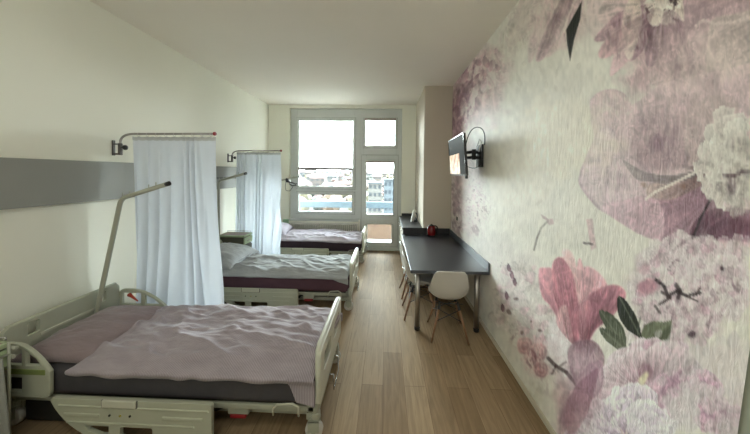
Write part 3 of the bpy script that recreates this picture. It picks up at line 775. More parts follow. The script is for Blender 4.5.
# ------------------------------------------------------------------ nightstands
def nightstand(label, x0, x1, y0, y1, zt):
    n_ = empty('nightstand', label, 'nightstand', ((x0+x1)/2, (y0+y1)/2, 0))
    w, d_ = (x1-x0)/2, (y1-y0)/2
    MB().box(-w+.01, w-.02, -d_+.01, d_-.01, .08, zt-.18, .004).box(-w+.01, w-.02, -d_+.01, d_-.01, zt-.16, zt-.03, .004).build('body', M['darkcab'], n_)
    tp = MB().box(-w+.015, w-.015, -d_+.015, d_-.015, zt-.03, zt-.004).build('top', M['brownlam'], n_)
    e_ = MB().box(-w, -w+.02, -d_, d_, zt-.035, zt-.002, .003).box(w-.02, w, -d_, d_, zt-.035, zt-.002, .003).box(-w, w, -d_, -d_+.02, zt-.035, zt-.002, .003).box(-w, w, d_-.02, d_, zt-.035, zt-.002, .003)
    e_.build('edge_trim', M['palegreen'], n_)
    dr = MB().box(w-.02, w+.005, -d_+.01, d_-.01, zt-.16, zt-.05, .006).build('drawer', M['palegreen'], n_)
    MB().box(w+.004, w+.02, -d_*.4, d_*.4, zt-.115, zt-.095, .004).build('drawer_handle', M['bedmetal'], dr)
    dd = MB().box(w-.02, w, -d_+.01, d_-.01, .09, zt-.19, .006).build('door', M['darkcab'], n_)
    MB().tube([(-w, d_, zt+.0), (-w, d_, zt+.02), (w-.03, d_, zt+.02), (w-.03, d_, zt+.0)], .005, 8).build('rail', M['chrome'], n_)
    for sx_ in (-1, 1):
        for sy_ in (-1, 1):
            MB().lathe([(.01, -.012), (.035, -.012), (.035, .012), (.01, .012)], (sx_*(w-.05), sy_*(d_-.05), .036), 'y', 14).box(sx_*(w-.05)-.02, sx_*(w-.05)+.02, sy_*(d_-.05)-.015, sy_*(d_-.05)+.015, .06, .085).build('castor', M['rubber'], n_)
    return n_
n1_ = nightstand('nightstand at the left edge of the photo, before the nearest bed', -2.88, -2.53, 1.40, 1.80, .735)
nightstand('brown-topped nightstand with a pale green drawer behind the middle bed', -2.87, -2.41, 4.735, 5.03, .80)
nightstand('nightstand with a sage green edge behind the farthest bed, in the corner', -2.87, -2.30, 6.73, 6.74+.10-.005, .75) if False else None
# side rail with clamps on the first nightstand
w, d_ = .175, .20
rl = MB().tube([(w+.02, d_-.02, .05), (w+.02, d_-.02, .74)], .008, 8).tube([(w-.12, d_+.0, .69), (w+.05, d_+.0, .69)], .012, 8).tube([(w-.10, d_+.0, .63), (w+.03, d_+.0, .63)], .014, 8).tube([(w-.01, -d_, .66), (w+.02, -d_, .66), (w+.02, d_-.02, .66)], .008, 8)
rl.build('side_rail', M['bedmetal'], n1_)
# towel over that rail
nz = smooth_noise(9); U, V = np.meshgrid(np.linspace(0, 1, 30), np.linspace(0, 1, 30), indexing='ij')
tw = np.stack([-2.472+.032*V+.012*np.sin(U*12)*V, 1.45+.265*U+.03*V*(U-.5)*2, .672-.62*V], -1)
tagit(grid_obj('towel', tw, M['towel'], solid=.012), 'off-white towel hanging down at the left edge of the photo', 'towel')
MB().box(.42, .56, .735, .785, .655, .775, .02).box(.47, .50, .75, .78, .45, .66, .004).build('holder', M['sage'], b3)['label'] = 'small sage green holder on the far head rail'
# ------------------------------------------------------------------ desk, cabinets, worktop
dk = empty('desk', 'long black-topped desk on round steel legs against the floral wall', 'desk', (.78, 4.3, 0))
def dpart(name, mb, mt_, parent=None, off=None, **k_):
    p_ = parent or dk; o_ = off or (.78, 4.3, 0)
    for v in mb.bm.verts: v.co -= Vector(o_)
    return mb.build(name, mt_, p_, **k_)
dpart('desktop', MB().box(.312, 1.224, 3.35, 5.345, .712, .75, .004), M['desk'])
dpart('edge_band', MB().box(.309, 1.224, 3.346, 3.351, .713, .749), M['desk_edge'])
dpart('backsplash', MB().box(1.222, 1.241, 3.35, 5.345, .712, .852, .004), M['desk_edge'])
dpart('backsplash', MB().box(.345, 1.222, 5.346, 5.364, .712, .868, .004), M['desk'])
for lx, ly in ((.405, 3.42), (1.115, 3.42)):
    l_ = dpart('leg', MB().tube([(lx, ly, .03), (lx, ly, .70)], .031, 20).lathe([(.055, .695), (.055, .712)], (lx, ly, 0), 'z', 20), M['steel'])
    dpart('foot', MB().lathe([(.030, 0), (.034, .004), (.034, .04), (.031, .045)], (lx, ly, 0), 'z', 20), M['black'], l_)
def cabinet(label, name, x0, x1, y0, y1, z1, rows_, cols_, handles=True):
    c_ = empty(name, label, 'cabinet', ((x0+x1)/2, (y0+y1)/2, 0)); o_ = c_.location.copy()
    dpart('body', MB().box(x0+.02, x1, y0, y1, .06, z1, .002).box(x0+.06, x1, y0+.01, y1-.01, 0, .06), M['cab_white'], c_, o_)
    for i in range(rows_):
        for j in range(cols_):
            za = .07+(z1-.075)*i/rows_; zb_ = .07+(z1-.075)*(i+1)/rows_-.006
            ya = y0+(y1-y0)*j/cols_+.003; yb_ = y0+(y1-y0)*(j+1)/cols_-.003
            d__ = dpart('drawer' if rows_ > 1 else 'door', MB().box(x0, x0+.019, ya, yb_, za, zb_, .002), M['cab_white'], c_, o_)
            dpart('handle', MB().tube([(x0-.0, (ya+yb_)/2-.06, zb_-.05), (x0-.025, (ya+yb_)/2-.06, zb_-.05), (x0-.025, (ya+yb_)/2+.06, zb_-.05), (x0-.0, (ya+yb_)/2+.06, zb_-.05)], .006, 8), M['chrome'], d__, o_)
    return c_
cabinet('white drawer cabinet under the far end of the desk', 'drawer_cabinet', .352, .95, 4.78, 5.34, .655, 3, 1)
cabinet('white cabinet with drawers between the desk and the balcony door', 'drawer_cabinet', .352, .718, 5.372, 6.845, .825, 2, 3)
wt = empty('worktop', 'raised black worktop between the desk and the window wall', 'worktop', (.53, 6.1, .83))
dpart('slab', MB().box(.332, .720, 5.366, 6.848, .828, .868, .004), M['desk'], wt, (.53, 6.1, .83))
dpart('upstand', MB().box(.40, .720, 6.83, 6.848, .868, .93, .003), M['desk'], wt, (.53, 6.1, .83))

# kettle
kt = empty('kettle', 'red electric kettle with a steel spout on the far end of the desk', 'kettle', (.855, 5.20, .751))
MB().lathe([(.070, 0), (.075, .004), (.075, .018), (.07, .022)], n=24).build('base', M['black'], kt)
MB().lathe([(.068, .022), (.074, .03), (.076, .09), (.068, .15), (.056, .185), (.05, .19)], n=28).build('body', M['kettle_red'], kt)
MB().lathe([(.05, .19), (.048, .2), (.02, .21), (.012, .222), (.004, .224)], n=24).build('lid', M['black'], kt)
MB().tube([(-.05, -.0, .15), (-.075, -.0, .17), (-.095, -.0, .19)], [.026, .018, .01], 12).box(-.083, -.060, -.012, .012, .03, .15, .006).build('spout', M['chrome'], kt)
MB().tube(bez((.05, .02, .185), (.13, .05, .19), (.115, .045, .11), 6)+bez((.115, .045, .11), (.11, .04, .04), (.07, .025, .04), 5)[1:], .011, 10).build('handle', M['black'], kt)

# clothes iron standing on its heel
ir = empty('clothes_iron', 'white and black clothes iron standing upright on its heel by the column', 'iron', (.60, 6.05, .869), R(0))
outl = [(-.055, .0), (.055, .0)]+bez((.055, 0), (.075, .13), (0, .275), 8)[1:]+bez((0, .275), (-.075, .13), (-.055, 0), 8)[1:-1]
s1 = MB().plate(outl, [], 'yz', -.045, -.03)
sh = Matrix.Rotation(R(10), 4, 'Y')
for v in s1.bm.verts: v.co = sh @ v.co
s1.build('soleplate', M['cab_white'], ir, bevel=.002)
s2 = MB().plate([(y_*.85, z_*.92+.004) for y_, z_ in outl], [], 'yz', -.03, .012)
for v in s2.bm.verts: v.co = sh @ v.co
s2.build('body', M['shell'], ir, bevel=.008)
s3 = MB().tube([(.01, 0, .02), (.06, 0, .03), (.07, 0, .09), (.06, 0, .16), (.02, 0, .2)], .014, 10)
for v in s3.bm.verts: v.co = sh @ v.co
s3.build('handle', M['black'], ir)
MB().box(-.03, .085, -.045, .045, 0, .012, .004).build('heel', M['black'], ir)

# ------------------------------------------------------------------ shell chairs
def chair(label, x, y, rz):
    """moulded shell chair, front towards local +y"""
    c_ = empty('shell_chair', label, 'chair', (x, y, 0), rz, 'moulded shell chairs at the desk')
    nu, nv = 33, 41
    P_ = np.zeros((nu, nv, 3))
    for j in range(nv):
        v = j/(nv-1)             # 0 front edge of the seat .. 1 top of the back
        pr = [(0.0, .225, .435), (.08, .20, .452), (.25, .10, .438), (.42, -.03, .428), (.54, -.135, .445), (.62, -.185, .50), (.75, -.215, .60), (.88, -.235, .71), (1.0, -.252, .815)]
        yy = np.interp(v, [p[0] for p in pr], [p[1] for p in pr]); zz = np.interp(v, [p[0] for p in pr], [p[2] for p in pr])
        hw = np.interp(v, [0, .06, .2, .4, .6, .72, .85, .94, 1.0], [.17, .20, .215, .225, .232, .230, .205, .188, .155])
        for i in range(nu):
            u = i/(nu-1)*2-1
            side = abs(u)
            lift = np.interp(v, [0, .2, .45, .65, 1], [.0, .035, .105, .0, 0])*side**3.0
            fwd = np.interp(v, [0, .45, .62, .8, 1], [0, .0, .115, .075, .02])*side**2.6
            liftb = np.interp(v, [0, .5, .62, .75, 1], [0, .0, .05, .0, -.0])*side**3
            P_[i, j] = (u*hw, yy+fwd, zz+lift+liftb-(.012*side**6 if v > .95 else 0))
    # smooth the profile a little
    for _ in range(3):
        P_[:, 1:-1] = (P_[:, :-2]+2*P_[:, 1:-1]+P_[:, 2:])/4
    s_ = grid_obj('seat_shell', P_, M['shell'], c_, solid=.008)
    for sx_ in (-1, 1):
        for sy_ in (-1, 1):
            a = Vector((sx_*.10, sy_*.10-.01, .40)); b__ = Vector((sx_*.205, sy_*.22-.01, .0))
            mid = a.lerp(b__, .13)
            l_ = MB().tube([mid, b__], [.0155, .0105], 12).build('leg', M['beech'], c_)
            MB().tube([a+Vector((0, 0, .02)), mid, a.lerp(b__, .17)], [.009, .017, .017], 10).build('leg_socket', M['black'], l_)
    br_ = MB()
    top_ = .395
    for sx_ in (-1, 1):
        for sy_ in (-1, 1):
            br_.tube([(sx_*.10, sy_*.10-.01, top_), (sx_*.15, sy_*.15-.01, .425 if sy_ > 0 else .42)], .005, 6)
            br_.tube([(sx_*.118, sy_*.122-.01, .335), (-sx_*.155, sy_*.16-.01, .21)], .0045, 6)
            br_.tube([(sx_*.118, sy_*.122-.01, .335), (sx_*.155, -sy_*.16-.01, .21)], .0045, 6)
    br_.tube([(-.11, -.11, top_), (.11, -.11, top_), (.11, .09, top_), (-.11, .09, top_)], .006, 6, closed=True)
    br_.build('wire_brace', M['black'], c_)
    return c_
chair('grey-white shell chair at the near end of the desk, back to the camera', .755, 3.385, R(-3))
chair('grey-white shell chair on the aisle side of the desk, nearer of two', .495, 3.83, R(-90))
chair('grey-white shell chair on the aisle side of the desk, farther of two', .49, 4.45, R(-88))

# ------------------------------------------------------------------ television
pm_ = bpy.data.materials.new('screen_patch'); pm_.use_nodes = True; nt = pm_.node_tree; b = nt.nodes['Principled BSDF']
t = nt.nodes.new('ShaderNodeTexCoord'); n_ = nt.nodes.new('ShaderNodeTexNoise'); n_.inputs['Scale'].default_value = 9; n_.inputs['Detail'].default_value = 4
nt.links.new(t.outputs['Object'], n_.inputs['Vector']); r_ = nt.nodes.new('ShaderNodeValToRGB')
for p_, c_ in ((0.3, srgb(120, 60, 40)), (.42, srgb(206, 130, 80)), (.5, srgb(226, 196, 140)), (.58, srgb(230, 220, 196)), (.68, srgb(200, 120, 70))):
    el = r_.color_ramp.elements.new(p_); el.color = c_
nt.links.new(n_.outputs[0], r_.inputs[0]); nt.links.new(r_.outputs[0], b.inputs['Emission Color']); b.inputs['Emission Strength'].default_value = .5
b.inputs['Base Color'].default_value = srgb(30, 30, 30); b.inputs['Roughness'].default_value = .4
M['tv_patch'] = pm_
tv = empty('television', 'flat black television on an arm high on the floral wall, orange patch low on the screen', 'television', (.97, 3.9, 2.14), 0)
tr_ = Matrix.Translation((0, 0, 0)) @ Matrix.Rotation(R(-1.5), 4, 'Z') @ Matrix.Rotation(R(-4.5), 4, 'Y')
def tvp(name, mb, mt_, par=tv, **k_):
    for v in mb.bm.verts: v.co = tr_ @ v.co
    return mb.build(name, mt_, par, **k_)
bz = tvp('bezel', MB().plate(rrect(-.46, .46, -.262, .262, .008), [rrect(-.448, .448, -.245, .25, .003)], 'yz', -.012, .004), M['bezel'])
tvp('screen', MB().box(-.006, .002, -.45, .45, -.247, .252), M['screen'])
tvp('orange_patch', MB().box(-.0075, -.0055, -.17, .445, -.243, .03), M['tv_patch'])['label'] = 'orange and yellow patch'  # emissive orange and yellow patch on the lower part of the screen
tvp('back_cover', MB().box(.003, .022, -.455, .455, -.258, .258, .006).box(.02, .055, -.30, .30, -.24, .06, .012), M['black'])
tvp('stand_bracket', MB().box(.0, .03, -.40, -.37, -.30, -.25, .004), M['black'])
br_ = MB().box(.055, .075, -.20, .0, -.12, .14, .004)
for v in br_.bm.verts: v.co = tr_ @ v.co
br_.box(.245, .268, -.28, -.06, -.15, .14, .004)
br_.tube([(.07, -.1, .04), (.14, -.30, .04), (.25, -.17, .04)], .02, 10).tube([(.07, -.1, -.03), (.14, -.30, -.03), (.25, -.17, -.03)], .02, 10)
br_.tube([(.14, -.30, -.06), (.14, -.30, .07)], .026, 12)
br_.build('wall_mount', M['black'], tv)
MB().tube([(.06, -.2, .1)]+bez((.04, -.30, .14), (.05, -.40, .33), (.14, -.42, .33), 8)+bez((.14, -.42, .33), (.25, -.42, .33), (.25, -.36, .12), 8)[1:], .006, 8).build('cable', M['black'], tv)
MB().tube([(.07, -.12, -.1)]+bez((.08, -.2, -.14), (.18, -.4, -.22), (.25, -.3, -.05), 8), .004, 8).build('cable', M['black'], tv)
MB().tube([(.19, -.26, .10), (.20, -.32, .2), (.22, -.34, .16), (.20, -.30, .04)], .006, 8, ).build('cable', M['shell'], tv)['label'] = 'pale cable'
# small black wall socket on the wallpaper
tagit(MB().box(XR-.012, XR+.003, 4.86, 4.92, 1.10, 1.16, .003).build('wall_hook', M['black']), 'small black fitting on the floral wall above the desk', 'fitting')
# ------------------------------------------------------------------ floral wallpaper on the right wall
# The mural is painted as petals into a colour attribute of the wall surface.
def wall_coords(u, v):
    """point of the right wall (Y, Z) that lies on a sight line; used once, to place the traced flowers"""
    du, dv = u-375.0, v-CY
    a = _cr*du+_sr*dv; b_ = -_sr*du+_cr*dv
    d_ = RV*a+UV*(-b_)+FV*F_PX
    t_ = XR/d_.x
    return d_.y*t_, EYE+d_.z*t_
NU, NV = 420, 460
ss = np.linspace(0, 1, NU)
Y0w = .94
inv = 1/Y0w+(1/5.36-1/Y0w)*ss
Yc = 1/inv
Zc = np.linspace(.05, H, NV)
YY, ZZ = np.meshgrid(Yc, Zc, indexing='ij')
# the sheet edge near the camera runs slightly oblique
edge = np.interp(ZZ, [0, 1.0, 1.45, 3.6], [1.06, 1.022, .985, .93])
YY = np.maximum(YY, edge)
# mural coordinates (perspective-stretched artwork grid)
dx, dy, dz = XR, YY, ZZ-EYE
dep = dx*FV.x+dy*FV.y+dz*FV.z; pu = (dx*RV.x+dy*RV.y+dz*RV.z)/dep*F_PX; pv = -(dx*UV.x+dy*UV.y+dz*UV.z)/dep*F_PX
MX = 375+_cr*pu-_sr*pv; MY = CY+_sr*pu+_cr*pv
def lin(c): return np.array(srgb(*c)[:3])
N1, N2, N3, N4 = smooth_noise(71), smooth_noise(72), smooth_noise(73), smooth_noise(74)
def fbm(x, y, o=4):
    s_ = 0; a = .5
    for i in range(o): s_ = s_+a*N1(x*2**i+i*7, y*2**i+i*13); a *= .5
    return s_/.94
def ssm(a, b_, x):
    t_ = np.clip((x-a)/(b_-a), 0, 1); return t_*t_*(3-2*t_)
base = lin((204, 200, 188))*np.ones(MX.shape+(3,))
C = base.copy()
def blend(mask, col):
    global C
    C = C*(1-mask[..., None])+(col*mask[..., None])
warpx = (fbm(MX/22, MY/22)-.5)*7; warpy = (fbm(MX/22+31, MY/22+17)-.5)*7
wfx = (fbm(MX/6+5, MY/6)-.5)*3; wfy = (fbm(MX/6, MY/6+9)-.5)*3
def wash(cx, cy_, rx, ry, col, a, rot=0, edge_=.5, nfreq=16):
    """soft irregular patch of colour"""
    x = MX+warpx*1.5-cx; y = MY+warpy*1.5-cy_; c, s_ = math.cos(rot), math.sin(rot)
    r_ = np.sqrt(((x*c+y*s_)/rx)**2+((-x*s_+y*c)/ry)**2)+(fbm(MX/nfreq+cx, MY/nfreq+cy_)-.5)*.9
    blend((1-ssm(1-edge_, 1+.1, r_))*a, lin(col))
prng = random.Random(77)
def petal(x0, y0, x1, y1, w, c0, c1, a=1.0, curve=0.0, tipw=.62, edgec=None, soft=.12, ruff=0.0, streak=.12, tail=.35):
    """petal from its base (x0,y0) to its tip (x1,y1); w half width; tipw position of the widest point"""
    L_ = math.hypot(x1-x0, y1-y0)+1e-6; ax, ay = (x1-x0)/L_, (y1-y0)/L_
    m_ = (MX > min(x0, x1)-w*1.6-abs(curve)-6) & (MX < max(x0, x1)+w*1.6+abs(curve)+6) & (MY > min(y0, y1)-w*1.6-abs(curve)-6) & (MY < max(y0, y1)+w*1.6+abs(curve)+6)
    if not m_.any(): return
    wl = min(1.0, w/14.0)
    x = MX[m_]-x0+wfx[m_]*.5*(wl+.3); y = MY[m_]-y0+wfy[m_]*.5*(wl+.3)
    t_ = (x*ax+y*ay)/L_; s_ = (-x*ay+y*ax)-curve*4*t_*(1-t_)
    tt = np.clip(t_, 0, 1)
    p_ = np.where(tt < tipw, .5*tt/tipw, .5+.5*(tt-tipw)/(1-tipw))
    prof = (tail*(1-tt)*0+np.sin(PI*p_)**np.where(tt < tipw, .8, .55))
    hw = w*prof*(1+ruff*(N2(tt*9+x0, s_/max(w, 1)*2+y0)-.5)*2)+1e-3
    q_ = np.abs(s_)/hw
    mask = (1-ssm(1-soft, 1+soft*.4, q_))*(t_ > 0)*(t_ < 1)
    fib = N3((s_/hw)*7+x0, tt*2.2+y0)
    fib2 = N2((s_/hw)*17+y0, tt*3+x0)
    col = lin(c0)*(1-tt)[:, None]+lin(c1)*tt[:, None]
    col = col*(1+streak*((fib-.5)*1.3+(fib2-.5)*.9))[:, None]
    col = col*(1-.13*ssm(.0, 1.0, s_/hw))[:, None]
    if edgec is not None:
        rim = np.maximum(ssm(.72, .98, q_), ssm(.88, 1.0, tt))[:, None]*.75
        col = col*(1-rim)+lin(edgec)*rim
    al = (mask*a)[:, None]
    C[m_] = C[m_]*(1-al)+col*al
def bloom(cx, cy_, R_, n, pal, a0=0, a1=360, w=.34, inner=.0, a=.95, squash=1.0, rot=0, edgec=None, ruff=.25, jit=.2, streak=.16, rings=3):
    for ring in range(rings):
        rr = R_*(1-ring/rings*.8)
        k_ = max(4, int(n*(1-ring*.5/rings)))
        for i in range(k_):
            an = R(a0+(a1-a0)*(i+prng.uniform(-.3, .3)+ring*.5)/k_)
            r2 = rr*prng.uniform(1-jit, 1+jit)
            c0, c1 = pal[prng.randrange(len(pal))]
            petal(cx+math.cos(an)*rr*inner, cy_+math.sin(an)*rr*inner*squash, cx+math.cos(an)*r2, cy_+math.sin(an)*r2*squash, rr*w*prng.uniform(.75, 1.2), c0, c1, a, prng.uniform(-.15, .15)*r2, prng.uniform(.6, .85), edgec, ruff=ruff, streak=streak)
def cluster(cx, cy_, rx, ry, n, rs, pal, a=.8, edgec=None):
    """small many-petalled florets scattered over an ellipse"""
    for i in range(n):
        an = prng.uniform(0, 2*PI); q_ = math.sqrt(prng.random())
        x, y = cx+rx*q_*math.cos(an), cy_+ry*q_*math.sin(an); r2 = rs*prng.uniform(.6, 1.3)
        a_off = prng.uniform(0, 6)
        for k_ in range(5):
            aa = a_off+k_*2*PI/5
            c0, c1 = pal[prng.randrange(len(pal))]
            petal(x, y, x+math.cos(aa)*r2, y+math.sin(aa)*r2, r2*.42, c0, c1, a*prng.uniform(.6, 1), 0, .65, edgec, ruff=.3, streak=.2)
def line(pts, w, col, a=.9):
    for (xa, ya), (xb, yb) in zip(pts, pts[1:]):
        L_ = math.hypot(xb-xa, yb-ya)+1e-6; x = MX-xa; y = MY-ya
        t_ = np.clip((x*(xb-xa)+y*(yb-ya))/L_**2, 0, 1)
        d_ = np.hypot(x-t_*(xb-xa), y-t_*(yb-ya))
        blend((1-ssm(w*.5, w*1.1+.4, d_))*a, lin(col))
def poly(pts, col, a=1.0, soft=1.5, tex=.1, warp=1.0):
    x = MX+warpx*warp*.4; y = MY+warpy*warp*.4
    ins = np.zeros(MX.shape, bool); dist = np.full(MX.shape, 1e9)
    n_ = len(pts)
    for i in range(n_):
        xa, ya = pts[i]; xb, yb = pts[(i+1) % n_]
        cond = ((ya > y) != (yb > y))
        xi = (xb-xa)*(y-ya)/((yb-ya) if abs(yb-ya) > 1e-9 else 1e-9)+xa
        ins ^= cond & (x < xi)
        L2 = (xb-xa)**2+(yb-ya)**2+1e-9
        t_ = np.clip(((x-xa)*(xb-xa)+(y-ya)*(yb-ya))/L2, 0, 1)
        dist = np.minimum(dist, np.hypot(x-xa-t_*(xb-xa), y-ya-t_*(yb-ya)))
    sd = np.where(ins, dist, -dist)
    m_ = ssm(-soft*.5, soft*.5, sd)*a
    cc = lin(col)*(1+tex*(fbm(MX/9, MY/14)-.5)*2)[..., None]
    blend(m_, cc)

PINK = (178, 128, 138); PK2 = (196, 160, 162); MAU = (158, 120, 132); PALE = (206, 192, 188); CREAM = (206, 202, 190); DK = (110, 78, 92); ROSE = (170, 104, 118); LILAC = (182, 160, 172)
def fan(pts, bx, by, c0, c1, a=1.0, soft=2.0, streak=.22, k=16, rim=None, rimw=3.0, shade=.0, warp=1.0):
    """petal with an outline and veins that run out from (bx,by)"""
    xs = [p[0] for p in pts]; ys = [p[1] for p in pts]
    m_ = (MX > min(xs)-8) & (MX < max(xs)+8) & (MY > min(ys)-8) & (MY < max(ys)+8)
    if not m_.any(): return
    n0 = len(pts); sm = []
    for i in range(n0):       # rounded outline
        p0, p1, p2, p3 = (np.array(pts[(i+j) % n0], float) for j in (-1, 0, 1, 2))
        for t_ in (0, .25, .5, .75):
            sm.append(.5*((2*p1)+(-p0+p2)*t_+(2*p0-5*p1+4*p2-p3)*t_*t_+(-p0+3*p1-3*p2+p3)*t_**3))
    x = MX[m_]+warpx[m_]*warp*.25+wfx[m_]*.3; y = MY[m_]+warpy[m_]*warp*.25+wfy[m_]*.3
    ins = np.zeros(x.shape, bool); dist = np.full(x.shape, 1e9); n_ = len(sm)
    for i in range(n_):
        xa, ya = sm[i]; xb, yb = sm[(i+1) % n_]
        cond = ((ya > y) != (yb > y)); xi = (xb-xa)*(y-ya)/((yb-ya) if abs(yb-ya) > 1e-9 else 1e-9)+xa
        ins ^= cond & (x < xi)
        L2 = (xb-xa)**2+(yb-ya)**2+1e-9
        t_ = np.clip(((x-xa)*(xb-xa)+(y-ya)*(yb-ya))/L2, 0, 1)
        dist = np.minimum(dist, np.hypot(x-xa-t_*(xb-xa), y-ya-t_*(yb-ya)))
    sd = np.where(ins, dist, -dist); mask = ssm(-soft*.5, soft*.5, sd)*a
    r_ = np.hypot(x-bx, y-by); rmax = max(math.hypot(px_-bx, py_-by) for px_, py_ in pts); an = np.arctan2(y-by, x-bx)
    q_ = np.clip(r_/rmax, 0, 1)
    v_ = (N3(an*k+bx, q_*2.0+by)-.5)*1.1+(N2(an*k*2.7+by, q_*4+bx)-.5)*.9+(fbm(x/8+bx, y/8)-.5)*.9
    col = lin(c0)*(1-q_)[:, None]+lin(c1)*q_[:, None]
    col = col*(1+streak*v_)[:, None]*(1-shade*ssm(0, 12, sd))[:, None]
    if rim is not None:
        rr = (1-ssm(0, rimw, sd))[:, None]*.6; col = col*(1-rr)+lin(rim)*rr
    al = mask[:, None]; C[m_] = C[m_]*(1-al)+col*al
def mottle(cx, cy_, rx, ry, cols, a=.8, fx=5., fy=9., rot=0.0, edge_=.6, contrast=1.6):
    """crumpled small petals: warped noise mapped through a row of colours"""
    x = MX-cx; y = MY-cy_; c, s_ = math.cos(rot), math.sin(rot)
    r_ = np.sqrt(((x*c+y*s_)/rx)**2+((-x*s_+y*c)/ry)**2)+(fbm(MX/14+cx, MY/18+cy_)-.5)*.8
    w1 = (N2(MX/fx*.7+3, MY/fy*.7)-.5)*3; w2 = (N4(MX/fx*.7, MY/fy*.7+8)-.5)*3
    v_ = N1(MX/fx+w1+cx, MY/fy+w2)*.55+N3(MX/fx*2.3+w2, MY/fy*2.3+w1+cy_)*.3+N4(MX/fx*5, MY/fy*5)*.15
    v_ = np.clip((v_-.5)*contrast+.5, 0, .999)*(len(cols)-1)
    i_ = v_.astype(int); f_ = (v_-i_)[..., None]; f_ = f_*f_*(3-2*f_)
    L_ = np.array([lin(c_) for c_ in cols]); col = L_[i_]*(1-f_)+L_[np.minimum(i_+1, len(cols)-1)]*f_
    m_ = ((1-ssm(1-edge_, 1+.1, r_))*a)[..., None]
    global C
    C = C*(1-m_)+col*m_
# tinted grounds
wash(480, 90, 30, 45, (176, 140, 146), .55, .2); wash(470, 190, 16, 60, (186, 160, 160), .5)
wash(560, 20, 45, 34, (196, 176, 172), .75, .3); wash(700, 60, 80, 60, (186, 160, 162), .95); wash(740, 110, 60, 60, (182, 158, 158), .9)
wash(520, 300, 34, 50, (192, 182, 176), .5); wash(490, 262, 20, 34, (186, 176, 172), .4); wash(700, 370, 70, 40, (196, 184, 182), .6)
wash(600, 400, 50, 50, (188, 166, 170), .7); wash(690, 290, 66, 56, (188, 170, 172), .7)
# far upper clump, mauve
UP = [(120, 82, 94), (150, 112, 124), (176, 146, 150), (200, 188, 180), (190, 160, 164), (204, 198, 186)]
mottle(468, 92, 20, 60, UP, .95, 4.5, 9, .45, .5); mottle(492, 70, 20, 34, [(176, 150, 148), (200, 190, 178), (186, 164, 162), (206, 200, 188)], .7, 6, 10, .5)
mottle(457, 130, 9, 60, [(110, 72, 86), (140, 100, 114), (170, 136, 144), (190, 170, 168)], .9, 3, 8); mottle(456, 210, 9, 40, [(120, 84, 96), (160, 128, 136), (196, 184, 178), (202, 196, 186)], .8, 3, 6)
mottle(478, 205, 20, 34, [(128, 90, 104), (204, 200, 188), (204, 200, 188), (176, 150, 156), (206, 202, 190)], .6, 3.4, 6, 0, .7, 2.2)
for i in range(26):
    an = prng.uniform(1.0, 2.2); x = prng.uniform(456, 496); y = prng.uniform(44+(500-x)*.6, 60+(500-x)*1.3)
    petal(x, y, x+math.cos(an)*prng.uniform(5, 12), y+math.sin(an)*prng.uniform(6, 18), prng.uniform(1.5, 4), *prng.choice([(DK, PINK), (MAU, PK2), (PALE, CREAM), (MAU, PALE)]), a=.55)
# top-left hanging bloom
mottle(525, 26, 26, 44, [(176, 168, 154), (196, 190, 176), (206, 200, 188), (190, 178, 170), (204, 196, 184)], .85, 5, 12, .5)
fan([(600, -30), (536, -20), (512, 20), (508, 46), (520, 40), (540, 20)], 600, -40, (186, 160, 160), (200, 190, 180), .55)
fan([(548, -10), (540, 10), (530, 36), (528, 62), (536, 56), (546, 34), (556, 8), (560, -10)], 560, -40, (190, 168, 166), (202, 186, 180), .9, rim=(208, 200, 190))
fan([(566, -10), (556, 8), (544, 34), (536, 58), (542, 60), (554, 46), (565, 24), (574, -6)], 575, -30, (140, 112, 120), (180, 156, 158), .95, streak=.4, rim=(196, 180, 176))
fan([(580, -8), (568, 12), (556, 34), (546, 56), (552, 56), (564, 42), (574, 20), (584, 2)], 590, -30, (172, 142, 148), (200, 184, 178), .9, streak=.3, rim=(208, 198, 190))
fan([(562, 22), (566, 18), (570, 24), (562, 34), (552, 44)], 572, 14, (206, 196, 188), (206, 200, 190), .7)
fan([(590, -12), (586, 14), (590, 34), (598, 38), (606, 22), (612, -10)], 596, -40, (186, 160, 162), (204, 192, 184), .9, rim=(208, 198, 190))
line([(580, 4), (571, 34)], .8, (70, 80, 68), .5)
# big top-centre bloom
for P0, c0, c1 in [([(648, -10), (612, -10), (600, 6), (598, 20), (612, 26), (636, 14)], (160, 128, 136), (200, 184, 178)),
    ([(654, 4), (622, 10), (604, 26), (594, 38), (600, 42), (622, 36), (644, 24)], (136, 96, 110), (178, 148, 154)),
    ([(654, 8), (626, 24), (606, 40), (598, 54), (606, 58), (628, 46), (646, 28)], (110, 76, 90), (190, 162, 162)),
    ([(656, 10), (632, 30), (614, 56), (610, 76), (620, 70), (638, 50), (650, 30)], (130, 92, 106), (196, 172, 172)),
    ([(658, 12), (640, 30), (630, 46), (628, 60), (638, 58), (650, 40)], (88, 58, 74), (170, 136, 146)),
    ([(660, 14), (650, 30), (644, 50), (646, 66), (656, 64), (664, 44), (666, 24)], (92, 62, 78), (178, 150, 156)),
    ([(664, 12), (660, 34), (660, 56), (670, 64), (682, 46), (684, 26), (676, 12)], (128, 98, 110), (186, 162, 164)),
    ([(636, -8), (624, 10), (622, 34), (626, 56), (632, 58), (638, 40), (642, 18)], (180, 160, 150), (208, 200, 188))]:
    fan(P0, 664, 2, c0, c1, .93, streak=.36, rim=(202, 188, 180), rimw=1.8)
mottle(648, 38, 7, 20, [(70, 46, 58), (104, 72, 86), (140, 104, 116)], .8, 4, 12)
mottle(664, 10, 22, 17, [(84, 62, 68), (150, 132, 124), (206, 198, 184), (190, 176, 166), (212, 206, 194)], .95, 5, 6, 0, .35, 2.4)
for i in range(9):
    x = prng.uniform(646, 684); y = prng.uniform(-4, 16)
    fan([(x-5, y), (x-4, y+8), (x+1, y+12), (x+6, y+7), (x+5, y)], x, y-4, (168, 150, 140), (214, 206, 194), .9, rim=(220, 214, 202), rimw=1.2)
